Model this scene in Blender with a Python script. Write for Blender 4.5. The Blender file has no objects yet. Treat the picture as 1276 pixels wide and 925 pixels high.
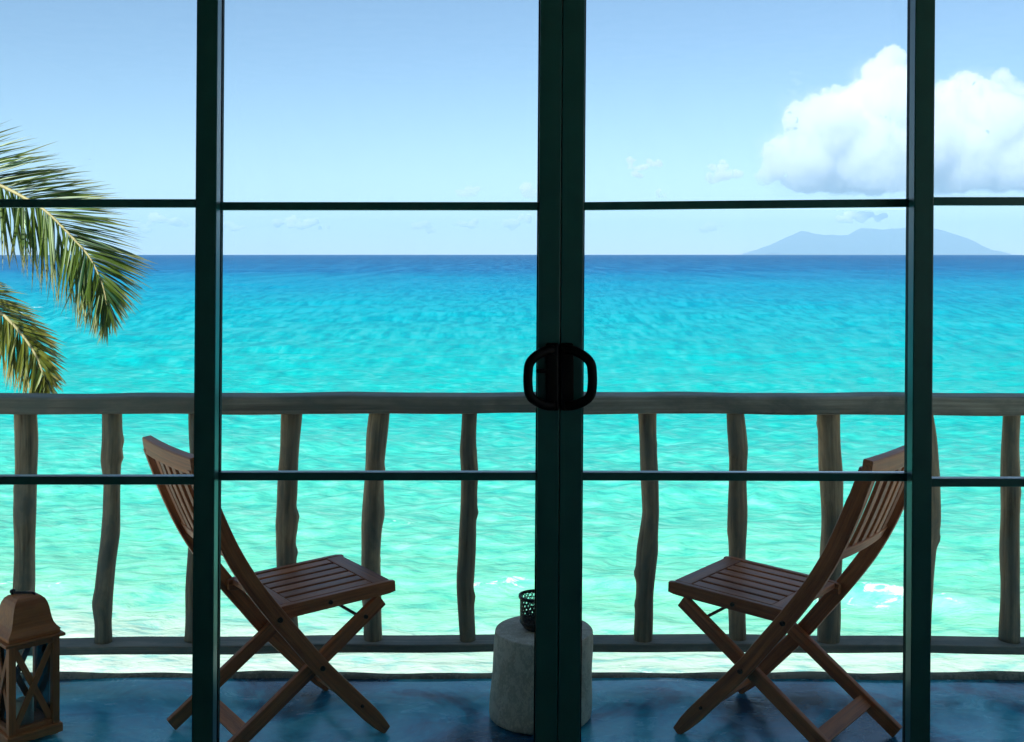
import bpy, bmesh, math, random
import numpy as np
from mathutils import Vector, Matrix

R = math.radians
random.seed(7)
rng = np.random.default_rng(7)
sc = bpy.context.scene
col = sc.collection

# ------------------------------------------------------------------ camera, sky, sun, exposure
EYE, FPX, CX, HY = 1.5, 1410.0, 638.0, 315.5        # eye height over the balcony floor; focal length and horizon in photo pixels
cam_d = bpy.data.cameras.new('camera')
cam_d.sensor_width = 36.0
cam_d.lens = FPX / 1276.0 * 36.0
cam_d.shift_y = -(462.5 - HY) / 1276.0
cam_d.clip_start = 0.05
cam_d.clip_end = 120000
cam = bpy.data.objects.new('camera', cam_d)
cam.location = (0, 0, EYE)
cam.rotation_euler = (R(90), 0, 0)
col.objects.link(cam)
sc.camera = cam

SUN_EL, SUN_AZ = 42.0, 212.0                         # azimuth clockwise from +Y (the view direction)
world = bpy.data.worlds.new('World')
sc.world = world
world.use_nodes = True
wn = world.node_tree.nodes
wl = world.node_tree.links
wn.clear()
sky = wn.new('ShaderNodeTexSky')
sky.sky_type = 'NISHITA'
sky.sun_disc = False
sky.sun_elevation = R(SUN_EL)
sky.sun_rotation = R(SUN_AZ)
sky.air_density = 0.85
sky.dust_density = 0.0
sky.ozone_density = 3.0
bg = wn.new('ShaderNodeBackground')
bg.inputs['Strength'].default_value = 0.074
wo = wn.new('ShaderNodeOutputWorld')
wl.new(sky.outputs[0], bg.inputs['Color'])
wl.new(bg.outputs[0], wo.inputs['Surface'])

sun_d = bpy.data.lights.new('sun', 'SUN')
sun_d.energy = 5.0
sun_d.angle = R(0.53)
sun_d.color = (1.0, 0.95, 0.87)
sun = bpy.data.objects.new('sun', sun_d)
sd = Vector((math.sin(R(SUN_AZ)) * math.cos(R(SUN_EL)), math.cos(R(SUN_AZ)) * math.cos(R(SUN_EL)), math.sin(R(SUN_EL))))
sun.rotation_euler = sd.to_track_quat('Z', 'Y').to_euler()
sun.location = (0, 0, 30)
col.objects.link(sun)

sc.view_settings.view_transform = 'Standard'
sc.view_settings.look = 'None'
sc.view_settings.exposure = 1.05
sc.view_settings.gamma = 1.0
sc.view_settings.use_curve_mapping = False
sc.render.engine = 'CYCLES'
sc.cycles.max_bounces = 40
sc.cycles.diffuse_bounces = 5
sc.cycles.glossy_bounces = 4
sc.cycles.transparent_max_bounces = 24
sc.cycles.volume_bounces = 36
sc.cycles.caustics_reflective = False
sc.cycles.caustics_refractive = False
sc.cycles.use_denoising = True


def at(px, py, Y):
    """photo pixel -> point of the place at forward distance Y"""
    return Vector(((px - CX) / FPX * Y, Y, EYE - (py - HY) / FPX * Y))


# ------------------------------------------------------------------ materials
def mat(name):
    m = bpy.data.materials.new(name)
    m.use_nodes = True
    nt = m.node_tree
    b = nt.nodes['Principled BSDF']
    return m, nt, b


def node(nt, typ, **kw):
    n = nt.nodes.new(typ)
    for k, v in kw.items():
        if k.startswith('i_'):
            n.inputs[k[2:].replace('_', ' ')].default_value = v
        else:
            setattr(n, k, v)
    return n


def ramp(nt, fac, stops, interp='LINEAR'):
    r = nt.nodes.new('ShaderNodeValToRGB')
    r.color_ramp.interpolation = interp
    el = r.color_ramp.elements
    while len(el) > 1:
        el.remove(el[-1])
    el[0].position = stops[0][0]
    el[0].color = (*stops[0][1], 1)
    for p, c in stops[1:]:
        e = el.new(p)
        e.color = (*c, 1)
    nt.links.new(fac, r.inputs[0])
    return r.outputs[0]


def noise(nt, vec, scale, detail=6, rough=0.55, dist=0.0):
    n = node(nt, 'ShaderNodeTexNoise')
    n.inputs['Scale'].default_value = scale
    n.inputs['Detail'].default_value = detail
    n.inputs['Roughness'].default_value = rough
    n.inputs['Distortion'].default_value = dist
    if vec is not None:
        nt.links.new(vec, n.inputs['Vector'])
    return n.outputs['Fac']


def mapping(nt, vec, scale=(1, 1, 1), loc=(0, 0, 0)):
    m = node(nt, 'ShaderNodeMapping')
    m.inputs['Scale'].default_value = scale
    m.inputs['Location'].default_value = loc
    nt.links.new(vec, m.inputs['Vector'])
    return m.outputs[0]


def bump(nt, b, h, strength, dist=0.01):
    n = node(nt, 'ShaderNodeBump')
    n.inputs['Strength'].default_value = strength
    n.inputs['Distance'].default_value = dist
    nt.links.new(h, n.inputs['Height'])
    nt.links.new(n.outputs[0], b.inputs['Normal'])
    return n


def objcoord(nt, rand=True):
    tc = node(nt, 'ShaderNodeTexCoord')
    v = tc.outputs['Object']
    if rand:
        oi = node(nt, 'ShaderNodeObjectInfo')
        mul = node(nt, 'ShaderNodeVectorMath', operation='SCALE')
        cmb = node(nt, 'ShaderNodeCombineXYZ')
        for k in range(3):
            nt.links.new(oi.outputs['Random'], cmb.inputs[k])
        nt.links.new(cmb.outputs[0], mul.inputs[0])
        mul.inputs['Scale'].default_value = 37.0
        ad = node(nt, 'ShaderNodeVectorMath', operation='ADD')
        nt.links.new(v, ad.inputs[0])
        nt.links.new(mul.outputs[0], ad.inputs[1])
        v = ad.outputs[0]
    return v


def wood(name, dark, light, rough=0.45, spec=0.4, grain=(2.2, 26, 26), bstr=0.25, weather=None):
    """grain runs along the first component of the point attribute 'grain'"""
    m, nt, b = mat(name)
    at_ = node(nt, 'ShaderNodeAttribute', attribute_name='grain')
    oi = node(nt, 'ShaderNodeObjectInfo')
    cmb = node(nt, 'ShaderNodeCombineXYZ')
    for k in range(3):
        nt.links.new(oi.outputs['Random'], cmb.inputs[k])
    mul = node(nt, 'ShaderNodeVectorMath', operation='SCALE')
    nt.links.new(cmb.outputs[0], mul.inputs[0])
    mul.inputs['Scale'].default_value = 31.0
    ad = node(nt, 'ShaderNodeVectorMath', operation='ADD')
    nt.links.new(at_.outputs['Vector'], ad.inputs[0])
    nt.links.new(mul.outputs[0], ad.inputs[1])
    v = ad.outputs[0]
    g = noise(nt, mapping(nt, v, grain), 1.6, 8, 0.65, 0.6)
    g2 = noise(nt, mapping(nt, v, (grain[0] * 0.4, grain[1] * 3.5, grain[2] * 3.5)), 1.5, 4, 0.6, 0.2)
    mx = node(nt, 'ShaderNodeMath', operation='MULTIPLY_ADD')
    nt.links.new(g2, mx.inputs[0])
    mx.inputs[1].default_value = 0.45
    mx2 = node(nt, 'ShaderNodeMath', operation='MULTIPLY')
    nt.links.new(g, mx2.inputs[0])
    mx2.inputs[1].default_value = 0.62
    nt.links.new(mx2.outputs[0], mx.inputs[2])
    c = ramp(nt, mx.outputs[0], [(0.36, dark), (0.52, tuple((a + q) / 2 for a, q in zip(dark, light))), (0.68, light)])
    hsv = node(nt, 'ShaderNodeHueSaturation')
    nt.links.new(c, hsv.inputs['Color'])
    mr = node(nt, 'ShaderNodeMapRange')
    nt.links.new(oi.outputs['Random'], mr.inputs[0])
    mr.inputs[3].default_value = 0.78
    mr.inputs[4].default_value = 1.25
    nt.links.new(mr.outputs[0], hsv.inputs['Value'])
    cc = hsv.outputs[0]
    if weather is not None:
        wv = noise(nt, mapping(nt, v, (3, 6, 6)), 1.3, 7, 0.7, 0.4)
        f = ramp(nt, wv, [(0.42, (0, 0, 0)), (0.66, (1, 1, 1))])
        mix = node(nt, 'ShaderNodeMix', data_type='RGBA')
        nt.links.new(f, mix.inputs[0])
        nt.links.new(cc, mix.inputs[6])
        mix.inputs[7].default_value = (*weather, 1)
        cc = mix.outputs[2]
    nt.links.new(cc, b.inputs['Base Color'])
    rr = node(nt, 'ShaderNodeMapRange')
    nt.links.new(g, rr.inputs[0])
    rr.inputs[3].default_value = rough - 0.12
    rr.inputs[4].default_value = rough + 0.15
    nt.links.new(rr.outputs[0], b.inputs['Roughness'])
    b.inputs['Specular IOR Level'].default_value = spec
    bump(nt, b, mx.outputs[0], bstr, 0.004)
    return m


M = {}
M['teak'] = wood('teak', (0.15, 0.028, 0.006), (0.56, 0.17, 0.048), rough=0.42)
M['lantern_wood'] = wood('lantern_wood', (0.30, 0.085, 0.020), (0.54, 0.185, 0.050), rough=0.5)
M['driftwood'] = wood('driftwood', (0.05, 0.030, 0.016), (0.50, 0.37, 0.22), rough=0.75, spec=0.2, grain=(2.0, 16, 16), bstr=1.0, weather=(0.17, 0.165, 0.125))
M['plank'] = wood('plank', (0.13, 0.11, 0.08), (0.40, 0.35, 0.26), rough=0.7, spec=0.25, grain=(1.2, 22, 22), bstr=0.6, weather=(0.15, 0.155, 0.12))


def paint():
    m, nt, b = mat('door_paint')
    v = objcoord(nt, False)
    n = noise(nt, v, 9, 6, 0.6)
    c = ramp(nt, n, [(0.3, (0.010, 0.095, 0.092)), (0.7, (0.016, 0.125, 0.120))])
    nt.links.new(c, b.inputs['Base Color'])
    n2 = noise(nt, v, 160, 3, 0.5)
    b.inputs['Roughness'].default_value = 0.28
    b.inputs['Specular IOR Level'].default_value = 0.45
    bump(nt, b, n2, 0.06, 0.002)
    return m


M['paint'] = paint()


def simple(name, c, rough, spec=0.5, metal=0.0, nscale=20, var=0.25, bstr=0.0):
    m, nt, b = mat(name)
    v = objcoord(nt)
    n = noise(nt, v, nscale, 6, 0.6)
    cc = ramp(nt, n, [(0.3, tuple(k * (1 - var) for k in c)), (0.7, tuple(min(1, k * (1 + var)) for k in c))])
    nt.links.new(cc, b.inputs['Base Color'])
    b.inputs['Roughness'].default_value = rough
    b.inputs['Specular IOR Level'].default_value = spec
    b.inputs['Metallic'].default_value = metal
    if bstr:
        bump(nt, b, n, bstr, 0.006)
    return m


M['black_plastic'] = simple('black_plastic', (0.003, 0.003, 0.004), 0.5, 0.2)
M['rubber'] = simple('rubber', (0.006, 0.007, 0.007), 0.6, 0.2)
M['iron'] = simple('iron', (0.012, 0.012, 0.015), 0.45, 0.5, 0.6, 60)
M['bolt'] = simple('bolt', (0.03, 0.025, 0.02), 0.4, 0.5, 0.8)
M['white_wall'] = simple('white_wall', (0.78, 0.76, 0.71), 0.85, 0.2, 0, 4, 0.06, 0.1)
M['ceiling_board'] = simple('ceiling_board', (0.62, 0.58, 0.50), 0.6, 0.3, 0, 8, 0.3, 0.1)
M['room_tile'] = simple('room_tile', (0.40, 0.36, 0.30), 0.5, 0.3, 0, 6, 0.15)
M['thatch'] = simple('thatch', (0.16, 0.12, 0.07), 0.9, 0.1, 0, 30, 0.4, 0.4)
M['wax'] = simple('wax', (0.55, 0.50, 0.38), 0.5, 0.4)


def glass():
    m, nt, b = mat('door_glass')
    nt.nodes.remove(b)
    out = nt.nodes['Material Output']
    tr = node(nt, 'ShaderNodeBsdfTransparent')
    tr.inputs[0].default_value = (0.955, 0.985, 0.975, 1)
    gl = node(nt, 'ShaderNodeBsdfGlossy')
    gl.inputs['Roughness'].default_value = 0.02
    fr = node(nt, 'ShaderNodeFresnel')
    fr.inputs['IOR'].default_value = 1.5
    mx = node(nt, 'ShaderNodeMixShader')
    nt.links.new(fr.outputs[0], mx.inputs[0])
    nt.links.new(tr.outputs[0], mx.inputs[1])
    nt.links.new(gl.outputs[0], mx.inputs[2])
    df = node(nt, 'ShaderNodeBsdfDiffuse')
    df.inputs[0].default_value = (0.6, 0.62, 0.6, 1)
    tl = node(nt, 'ShaderNodeBsdfTranslucent')
    tl.inputs[0].default_value = (0.6, 0.62, 0.6, 1)
    d2 = node(nt, 'ShaderNodeMixShader')
    nt.links.new(df.outputs[0], d2.inputs[1])
    nt.links.new(tl.outputs[0], d2.inputs[2])
    tc = node(nt, 'ShaderNodeTexCoord')
    n = noise(nt, mapping(nt, tc.outputs['Object'], (3, 3, 1.2)), 2.2, 9, 0.68, 0.8)
    n2 = noise(nt, tc.outputs['Object'], 90, 3, 0.6)
    f = ramp(nt, n, [(0.5, (0.001, 0.001, 0.001)), (0.70, (0.016, 0.016, 0.016)), (0.82, (0.05, 0.05, 0.05))])
    mu = node(nt, 'ShaderNodeMath', operation='MULTIPLY')
    nt.links.new(f, mu.inputs[0])
    nt.links.new(n2, mu.inputs[1])
    m2 = node(nt, 'ShaderNodeMixShader')
    nt.links.new(mu.outputs[0], m2.inputs[0])
    nt.links.new(mx.outputs[0], m2.inputs[1])
    nt.links.new(d2.outputs[0], m2.inputs[2])
    nt.links.new(m2.outputs[0], out.inputs['Surface'])
    return m


M['glass'] = glass()


def deck_mat():
    m, nt, b = mat('blue_floor_paint')
    v = objcoord(nt, False)
    n = noise(nt, v, 1.7, 9, 0.62, 0.7)
    n2 = noise(nt, mapping(nt, v, (1, 1.6, 1)), 5.5, 8, 0.7, 1.2)
    c = ramp(nt, n, [(0.38, (0.002, 0.06, 0.12)), (0.46, (0.003, 0.20, 0.33)), (0.52, (0.010, 0.46, 0.62)), (0.59, (0.09, 0.62, 0.74))])
    # worn patches where the paint has gone back to the cement
    w = noise(nt, mapping(nt, v, (1.0, 1.3, 1), (3.2, 0.5, 0)), 1.15, 10, 0.66, 0.5)
    f = ramp(nt, w, [(0.60, (0, 0, 0)), (0.70, (0.65, 0.65, 0.65))])
    mix = node(nt, 'ShaderNodeMix', data_type='RGBA')
    nt.links.new(f, mix.inputs[0])
    nt.links.new(c, mix.inputs[6])
    mix.inputs[7].default_value = (0.15, 0.15, 0.12, 1)
    # scuffs
    mix2 = node(nt, 'ShaderNodeMix', data_type='RGBA', blend_type='MULTIPLY')
    mix2.inputs[0].default_value = 0.7
    sc_ = ramp(nt, n2, [(0.35, (0.55, 0.6, 0.65)), (0.55, (1, 1, 1)), (0.75, (1.35, 1.3, 1.25))])
    nt.links.new(mix.outputs[2], mix2.inputs[6])
    nt.links.new(sc_, mix2.inputs[7])
    nt.links.new(mix2.outputs[2], b.inputs['Base Color'])
    # hairline cracks
    vo = node(nt, 'ShaderNodeTexVoronoi', feature='DISTANCE_TO_EDGE')
    vo.inputs['Scale'].default_value = 1.3
    wv = node(nt, 'ShaderNodeVectorMath', operation='ADD')
    nz = node(nt, 'ShaderNodeTexNoise')
    nz.inputs['Scale'].default_value = 4
    nz.inputs['Detail'].default_value = 8
    nt.links.new(v, nz.inputs['Vector'])
    sc3 = node(nt, 'ShaderNodeVectorMath', operation='SCALE')
    sc3.inputs['Scale'].default_value = 0.5
    nt.links.new(nz.outputs['Color'], sc3.inputs[0])
    nt.links.new(v, wv.inputs[0])
    nt.links.new(sc3.outputs[0], wv.inputs[1])
    nt.links.new(wv.outputs[0], vo.inputs['Vector'])
    cr = ramp(nt, vo.outputs['Distance'], [(0.0, (0, 0, 0)), (0.006, (1, 1, 1))])
    rr = node(nt, 'ShaderNodeMapRange')
    nt.links.new(n2, rr.inputs[0])
    rr.inputs[1].default_value = 0.3
    rr.inputs[2].default_value = 0.7
    rr.inputs[3].default_value = 0.06
    rr.inputs[4].default_value = 0.36
    nt.links.new(rr.outputs[0], b.inputs['Roughness'])
    b.inputs['Specular IOR Level'].default_value = 0.75
    hh = node(nt, 'ShaderNodeMath', operation='MULTIPLY_ADD')
    nt.links.new(cr, hh.inputs[0])
    hh.inputs[1].default_value = 0.25
    n3 = noise(nt, v, 14, 6, 0.65)
    ad = node(nt, 'ShaderNodeMath', operation='ADD')
    nt.links.new(n2, ad.inputs[0])
    nt.links.new(n3, ad.inputs[1])
    nt.links.new(ad.outputs[0], hh.inputs[2])
    bump(nt, b, hh.outputs[0], 0.14, 0.008)
    return m


M['deck'] = deck_mat()


def cement(name, c0, c1, scale=16, bs=0.6):
    m, nt, b = mat(name)
    v = objcoord(nt)
    n = noise(nt, v, scale, 10, 0.68, 0.8)
    n2 = noise(nt, mapping(nt, v, (1, 1, 0.5)), scale * 4, 6, 0.7, 1.6)
    ad = node(nt, 'ShaderNodeMath', operation='ADD')
    nt.links.new(n, ad.inputs[0])
    nt.links.new(n2, ad.inputs[1])
    c = ramp(nt, ad.outputs[0], [(0.70, c0), (1.0, tuple((a + d) / 2 for a, d in zip(c0, c1))), (1.25, c1)])
    nt.links.new(c, b.inputs['Base Color'])
    b.inputs['Roughness'].default_value = 0.85
    b.inputs['Specular IOR Level'].default_value = 0.25
    bump(nt, b, ad.outputs[0], bs, 0.012)
    return m


M['cement'] = cement('grey_cement', (0.42, 0.345, 0.245), (0.66, 0.565, 0.425), 22, 0.18)
M['kerb'] = cement('bare_cement_edge', (0.10, 0.11, 0.09), (0.25, 0.25, 0.20), 9, 0.5)
M['sand'] = cement('coral_sand', (0.62, 0.58, 0.46), (0.74, 0.70, 0.58), 3, 0.2)


def sea_mat():
    m, nt, b = mat('sea_water')
    geo = node(nt, 'ShaderNodeNewGeometry')
    pos = geo.outputs['Position']
    sep = node(nt, 'ShaderNodeSeparateXYZ')
    nt.links.new(pos, sep.inputs[0])
    # distance offshore: the bed deepens with it; banks and channels shift the contour
    wob = noise(nt, mapping(nt, pos, (0.5, 1, 1)), 0.05, 5, 0.6)
    wob2 = noise(nt, mapping(nt, pos, (0.35, 1, 1)), 0.008, 5, 0.6)
    flat = node(nt, 'ShaderNodeVectorMath', operation='MULTIPLY')
    flat.inputs[1].default_value = (1, 1, 0)
    nt.links.new(pos, flat.inputs[0])
    lg = node(nt, 'ShaderNodeMath', operation='LOGARITHM')
    xt = node(nt, 'ShaderNodeMath', operation='MULTIPLY_ADD')
    nt.links.new(sep.outputs['X'], xt.inputs[0])
    xt.inputs[1].default_value = 0.11
    nt.links.new(sep.outputs['Y'], xt.inputs[2])
    mxx = node(nt, 'ShaderNodeMath', operation='MAXIMUM')
    nt.links.new(xt.outputs[0], mxx.inputs[0])
    mxx.inputs[1].default_value = 5.0
    nt.links.new(mxx.outputs[0], lg.inputs[0])
    lg.inputs[1].default_value = 10.0
    a1 = node(nt, 'ShaderNodeMath', operation='MULTIPLY_ADD')
    nt.links.new(wob, a1.inputs[0])
    a1.inputs[1].default_value = 0.12
    nt.links.new(lg.outputs[0], a1.inputs[2])
    a2 = node(nt, 'ShaderNodeMath', operation='MULTIPLY_ADD')
    nt.links.new(wob2, a2.inputs[0])
    a2.inputs[1].default_value = 0.35
    nt.links.new(a1.outputs[0], a2.inputs[2])
    a3 = node(nt, 'ShaderNodeMath', operation='ADD')
    nt.links.new(a2.outputs[0], a3.inputs[0])
    a3.inputs[1].default_value = -0.215
    mr = node(nt, 'ShaderNodeMapRange')
    nt.links.new(a3.outputs[0], mr.inputs[0])
    mr.inputs[1].default_value = 1.25
    mr.inputs[2].default_value = 3.45
    def P(d):
        return (math.log10(d) - 1.25) / 2.2
    base = ramp(nt, mr.outputs[0], SEA_STOPS(P))
    # wave-slope light and shade painted as colour: patches near by, streaks further out
    nA = noise(nt, mapping(nt, pos, (0.45, 1, 0)), 2.2, 6, 0.66, 0.3)
    nB1 = noise(nt, mapping(nt, pos, (1, 0.14, 0)), 0.75, 6, 0.78, 0.0)
    nB2 = noise(nt, mapping(nt, pos, (1, 0.07, 0)), 0.16, 7, 0.80, 0.0)
    wf = node(nt, 'ShaderNodeMapRange')
    nt.links.new(sep.outputs['Y'], wf.inputs[0])
    wf.inputs[1].default_value = 160.0
    wf.inputs[2].default_value = 480.0
    mB = node(nt, 'ShaderNodeMix', data_type='FLOAT')
    nt.links.new(wf.outputs[0], mB.inputs[0])
    nt.links.new(nB1, mB.inputs[2])
    nt.links.new(nB2, mB.inputs[3])
    nB = mB.outputs[0]
    nBb = node(nt, 'ShaderNodeMath', operation='MULTIPLY_ADD')
    nt.links.new(nB, nBb.inputs[0])
    nBb.inputs[1].default_value = 2.5
    nBb.inputs[2].default_value = -0.75
    nB = nBb.outputs[0]
    nC = noise(nt, mapping(nt, pos, (0.5, 1, 0)), 0.045, 5, 0.6, 0.3)
    w = node(nt, 'ShaderNodeMapRange')
    nt.links.new(sep.outputs['Y'], w.inputs[0])
    w.inputs[1].default_value = 45.0
    w.inputs[2].default_value = 130.0
    mAB = node(nt, 'ShaderNodeMix', data_type='FLOAT')
    nt.links.new(w.outputs[0], mAB.inputs[0])
    nt.links.new(nA, mAB.inputs[2])
    nt.links.new(nB, mAB.inputs[3])
    sm = node(nt, 'ShaderNodeMath', operation='MULTIPLY_ADD')
    nt.links.new(nC, sm.inputs[0])
    sm.inputs[1].default_value = 0.22
    nt.links.new(mAB.outputs[0], sm.inputs[2])
    sm2 = node(nt, 'ShaderNodeMath', operation='ADD')
    nt.links.new(sm.outputs[0], sm2.inputs[0])
    sm2.inputs[1].default_value = -0.11
    pv = ramp(nt, sm2.outputs[0], [(0.36, (0.45, 0.76, 0.84)), (0.50, (1, 1, 1))])
    mul = node(nt, 'ShaderNodeMix', data_type='RGBA', blend_type='MULTIPLY')
    mul.inputs[0].default_value = 1.0
    nt.links.new(base, mul.inputs[6])
    nt.links.new(pv, mul.inputs[7])
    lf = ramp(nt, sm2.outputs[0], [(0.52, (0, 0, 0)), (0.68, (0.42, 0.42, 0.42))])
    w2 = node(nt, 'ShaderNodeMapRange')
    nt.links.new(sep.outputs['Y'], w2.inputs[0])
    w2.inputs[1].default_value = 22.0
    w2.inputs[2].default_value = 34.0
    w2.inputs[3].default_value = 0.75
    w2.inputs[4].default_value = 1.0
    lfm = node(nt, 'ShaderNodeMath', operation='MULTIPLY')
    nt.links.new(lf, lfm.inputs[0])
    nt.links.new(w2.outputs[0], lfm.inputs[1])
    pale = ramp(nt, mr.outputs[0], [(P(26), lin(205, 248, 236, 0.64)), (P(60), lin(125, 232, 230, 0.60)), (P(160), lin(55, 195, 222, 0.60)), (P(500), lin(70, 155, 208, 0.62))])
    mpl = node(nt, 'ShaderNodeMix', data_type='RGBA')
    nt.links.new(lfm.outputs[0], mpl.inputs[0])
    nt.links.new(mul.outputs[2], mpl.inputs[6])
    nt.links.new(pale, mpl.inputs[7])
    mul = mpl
    # foam
    fa = node(nt, 'ShaderNodeAttribute', attribute_name='foam')
    fn = noise(nt, mapping(nt, pos, (0.7, 1.3, 1)), 3.2, 6, 0.70, 0.8)
    fk = node(nt, 'ShaderNodeMath', operation='MULTIPLY_ADD')
    nt.links.new(fn, fk.inputs[0])
    fk.inputs[1].default_value = 1.8
    fk.inputs[2].default_value = -0.42
    fs = node(nt, 'ShaderNodeMath', operation='ADD')
    nt.links.new(fa.outputs['Fac'], fs.inputs[0])
    nt.links.new(fk.outputs[0], fs.inputs[1])
    hv = node(nt, 'ShaderNodeMath', operation='MULTIPLY')
    hv.inputs[1].default_value = 0.5
    nt.links.new(fs.outputs[0], hv.inputs[0])
    ff = ramp(nt, hv.outputs[0], [(0.485, (0, 0, 0)), (0.58, (0.85, 0.85, 0.85))])
    mf = node(nt, 'ShaderNodeMix', data_type='RGBA')
    nt.links.new(ff, mf.inputs[0])
    nt.links.new(mul.outputs[2], mf.inputs[6])
    mf.inputs[7].default_value = (0.80, 0.84, 0.82, 1)
    nt.nodes.remove(b)
    body = node(nt, 'ShaderNodeBsdfDiffuse')
    nt.links.new(mf.outputs[2], body.inputs[0])
    gl = node(nt, 'ShaderNodeBsdfGlossy')
    gl.inputs['Roughness'].default_value = 0.10
    fr = node(nt, 'ShaderNodeFresnel')
    fr.inputs['IOR'].default_value = 1.33
    # the unresolved chop far out tilts most facets towards the viewer, so the mirror weakens with distance
    att = node(nt, 'ShaderNodeMapRange')
    nt.links.new(lg.outputs[0], att.inputs[0])
    att.inputs[1].default_value = 1.45
    att.inputs[2].default_value = 2.1
    att.inputs[3].default_value = 0.70
    att.inputs[4].default_value = 0.14
    k = node(nt, 'ShaderNodeMath', operation='MULTIPLY')
    nt.links.new(fr.outputs[0], k.inputs[0])
    nt.links.new(att.outputs[0], k.inputs[1])
    capv = node(nt, 'ShaderNodeMath', operation='MULTIPLY')
    nt.links.new(att.outputs[0], capv.inputs[0])
    capv.inputs[1].default_value = 0.62
    mn = node(nt, 'ShaderNodeMath', operation='MINIMUM')
    nt.links.new(k.outputs[0], mn.inputs[0])
    nt.links.new(capv.outputs[0], mn.inputs[1])
    nf = node(nt, 'ShaderNodeMath', operation='MULTIPLY_ADD')
    nt.links.new(ff, nf.inputs[0])
    nf.inputs[1].default_value = -0.5
    nt.links.new(mn.outputs[0], nf.inputs[2])
    nf.use_clamp = True
    mxs = node(nt, 'ShaderNodeMixShader')
    nt.links.new(nf.outputs[0], mxs.inputs[0])
    nt.links.new(body.outputs[0], mxs.inputs[1])
    nt.links.new(gl.outputs[0], mxs.inputs[2])
    nt.links.new(mxs.outputs[0], nt.nodes['Material Output'].inputs['Surface'])
    bn = noise(nt, mapping(nt, pos, (0.50, 1, 1)), 2.4, 4, 0.55, 0.3)
    bp = node(nt, 'ShaderNodeBump')
    bp.inputs['Strength'].default_value = 1.0
    bp.inputs['Distance'].default_value = 0.11
    nt.links.new(bn, bp.inputs['Height'])
    for q in (body, gl, fr):
        nt.links.new(bp.outputs[0], q.inputs['Normal'])
    return m


def lin(r, g, b_, k=1.0):
    f = lambda c: ((c / 255 + 0.055) / 1.055) ** 2.4 if c > 10 else c / 255 / 12.92
    return tuple(min(0.9, f(c) * k) for c in (r, g, b_))


SK = 0.62


def SEA_STOPS(P):
    return [(P(18), lin(242, 255, 238, 0.58)), (P(21.0), lin(218, 255, 230, 0.57)), (P(22.2), lin(172, 255, 220, 0.56)), (P(24.5), lin(144, 253, 213, 0.55)),
            (P(28), lin(124, 248, 214, 0.54)), (P(38), lin(88, 236, 216, 0.52)), (P(54), lin(20, 223, 216, 0.51)),
            (P(90), lin(0, 208, 215, 0.52)), (P(155), lin(0, 190, 212, 0.55)), (P(280), lin(0, 164, 206, 0.57)),
            (P(520), lin(0, 126, 186, 0.58)), (P(1500), lin(0, 104, 168, 0.56)), (1.0, lin(2, 98, 162, 0.56))]


M['sea'] = sea_mat()


def leaf_mat(name, c0, c1, tip):
    m, nt, b = mat(name)
    nt.nodes.remove(b)
    out = nt.nodes['Material Output']
    a = node(nt, 'ShaderNodeAttribute', attribute_name='along')
    oi = node(nt, 'ShaderNodeObjectInfo')
    c = ramp(nt, oi.outputs['Random'], [(0.0, c0), (1.0, c1)])
    tc = node(nt, 'ShaderNodeTexCoord')
    n = noise(nt, mapping(nt, tc.outputs['Object'], (3, 60, 1)), 3, 4, 0.6)
    ad = node(nt, 'ShaderNodeMath', operation='MULTIPLY_ADD')
    nt.links.new(n, ad.inputs[0])
    ad.inputs[1].default_value = 0.35
    nt.links.new(a.outputs['Fac'], ad.inputs[2])
    f = ramp(nt, ad.outputs[0], [(0.78, (0, 0, 0)), (1.0, (0.8, 0.8, 0.8))])
    mx = node(nt, 'ShaderNodeMix', data_type='RGBA')
    nt.links.new(f, mx.inputs[0])
    nt.links.new(c, mx.inputs[6])
    mx.inputs[7].default_value = (*tip, 1)
    df = node(nt, 'ShaderNodeBsdfDiffuse')
    tl = node(nt, 'ShaderNodeBsdfTranslucent')
    gl = node(nt, 'ShaderNodeBsdfGlossy')
    gl.inputs['Roughness'].default_value = 0.35
    gl.inputs[0].default_value = (0.35, 0.42, 0.32, 1)
    nt.links.new(mx.outputs[2], df.inputs[0])
    nt.links.new(mx.outputs[2], tl.inputs[0])
    m1 = node(nt, 'ShaderNodeMixShader')
    m1.inputs[0].default_value = 0.35
    nt.links.new(df.outputs[0], m1.inputs[1])
    nt.links.new(tl.outputs[0], m1.inputs[2])
    fr = node(nt, 'ShaderNodeFresnel')
    fr.inputs[0].default_value = 1.4
    m2 = node(nt, 'ShaderNodeMixShader')
    nt.links.new(fr.outputs[0], m2.inputs[0])
    nt.links.new(m1.outputs[0], m2.inputs[1])
    nt.links.new(gl.outputs[0], m2.inputs[2])
    nt.links.new(m2.outputs[0], out.inputs['Surface'])
    return m


M['leaf'] = leaf_mat('palm_leaf', (0.010, 0.052, 0.022), (0.070, 0.112, 0.012), (0.22, 0.21, 0.08))
M['leaf_yellow'] = leaf_mat('palm_leaf_yellowing', (0.040, 0.080, 0.012), (0.17, 0.165, 0.018), (0.30, 0.24, 0.08))
M['rachis'] = simple('palm_rachis', (0.30, 0.27, 0.13), 0.5, 0.3, 0, 30, 0.2)
M['palm_bark'] = simple('palm_bark', (0.17, 0.145, 0.115), 0.9, 0.1, 0, 8, 0.35, 0.5)
M['island'] = simple('island_forest', (0.045, 0.07, 0.035), 0.95, 0.05, 0, 0.004, 0.4)
M['bird'] = simple('bird_feathers', (0.03, 0.03, 0.03), 0.8, 0.1)


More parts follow.
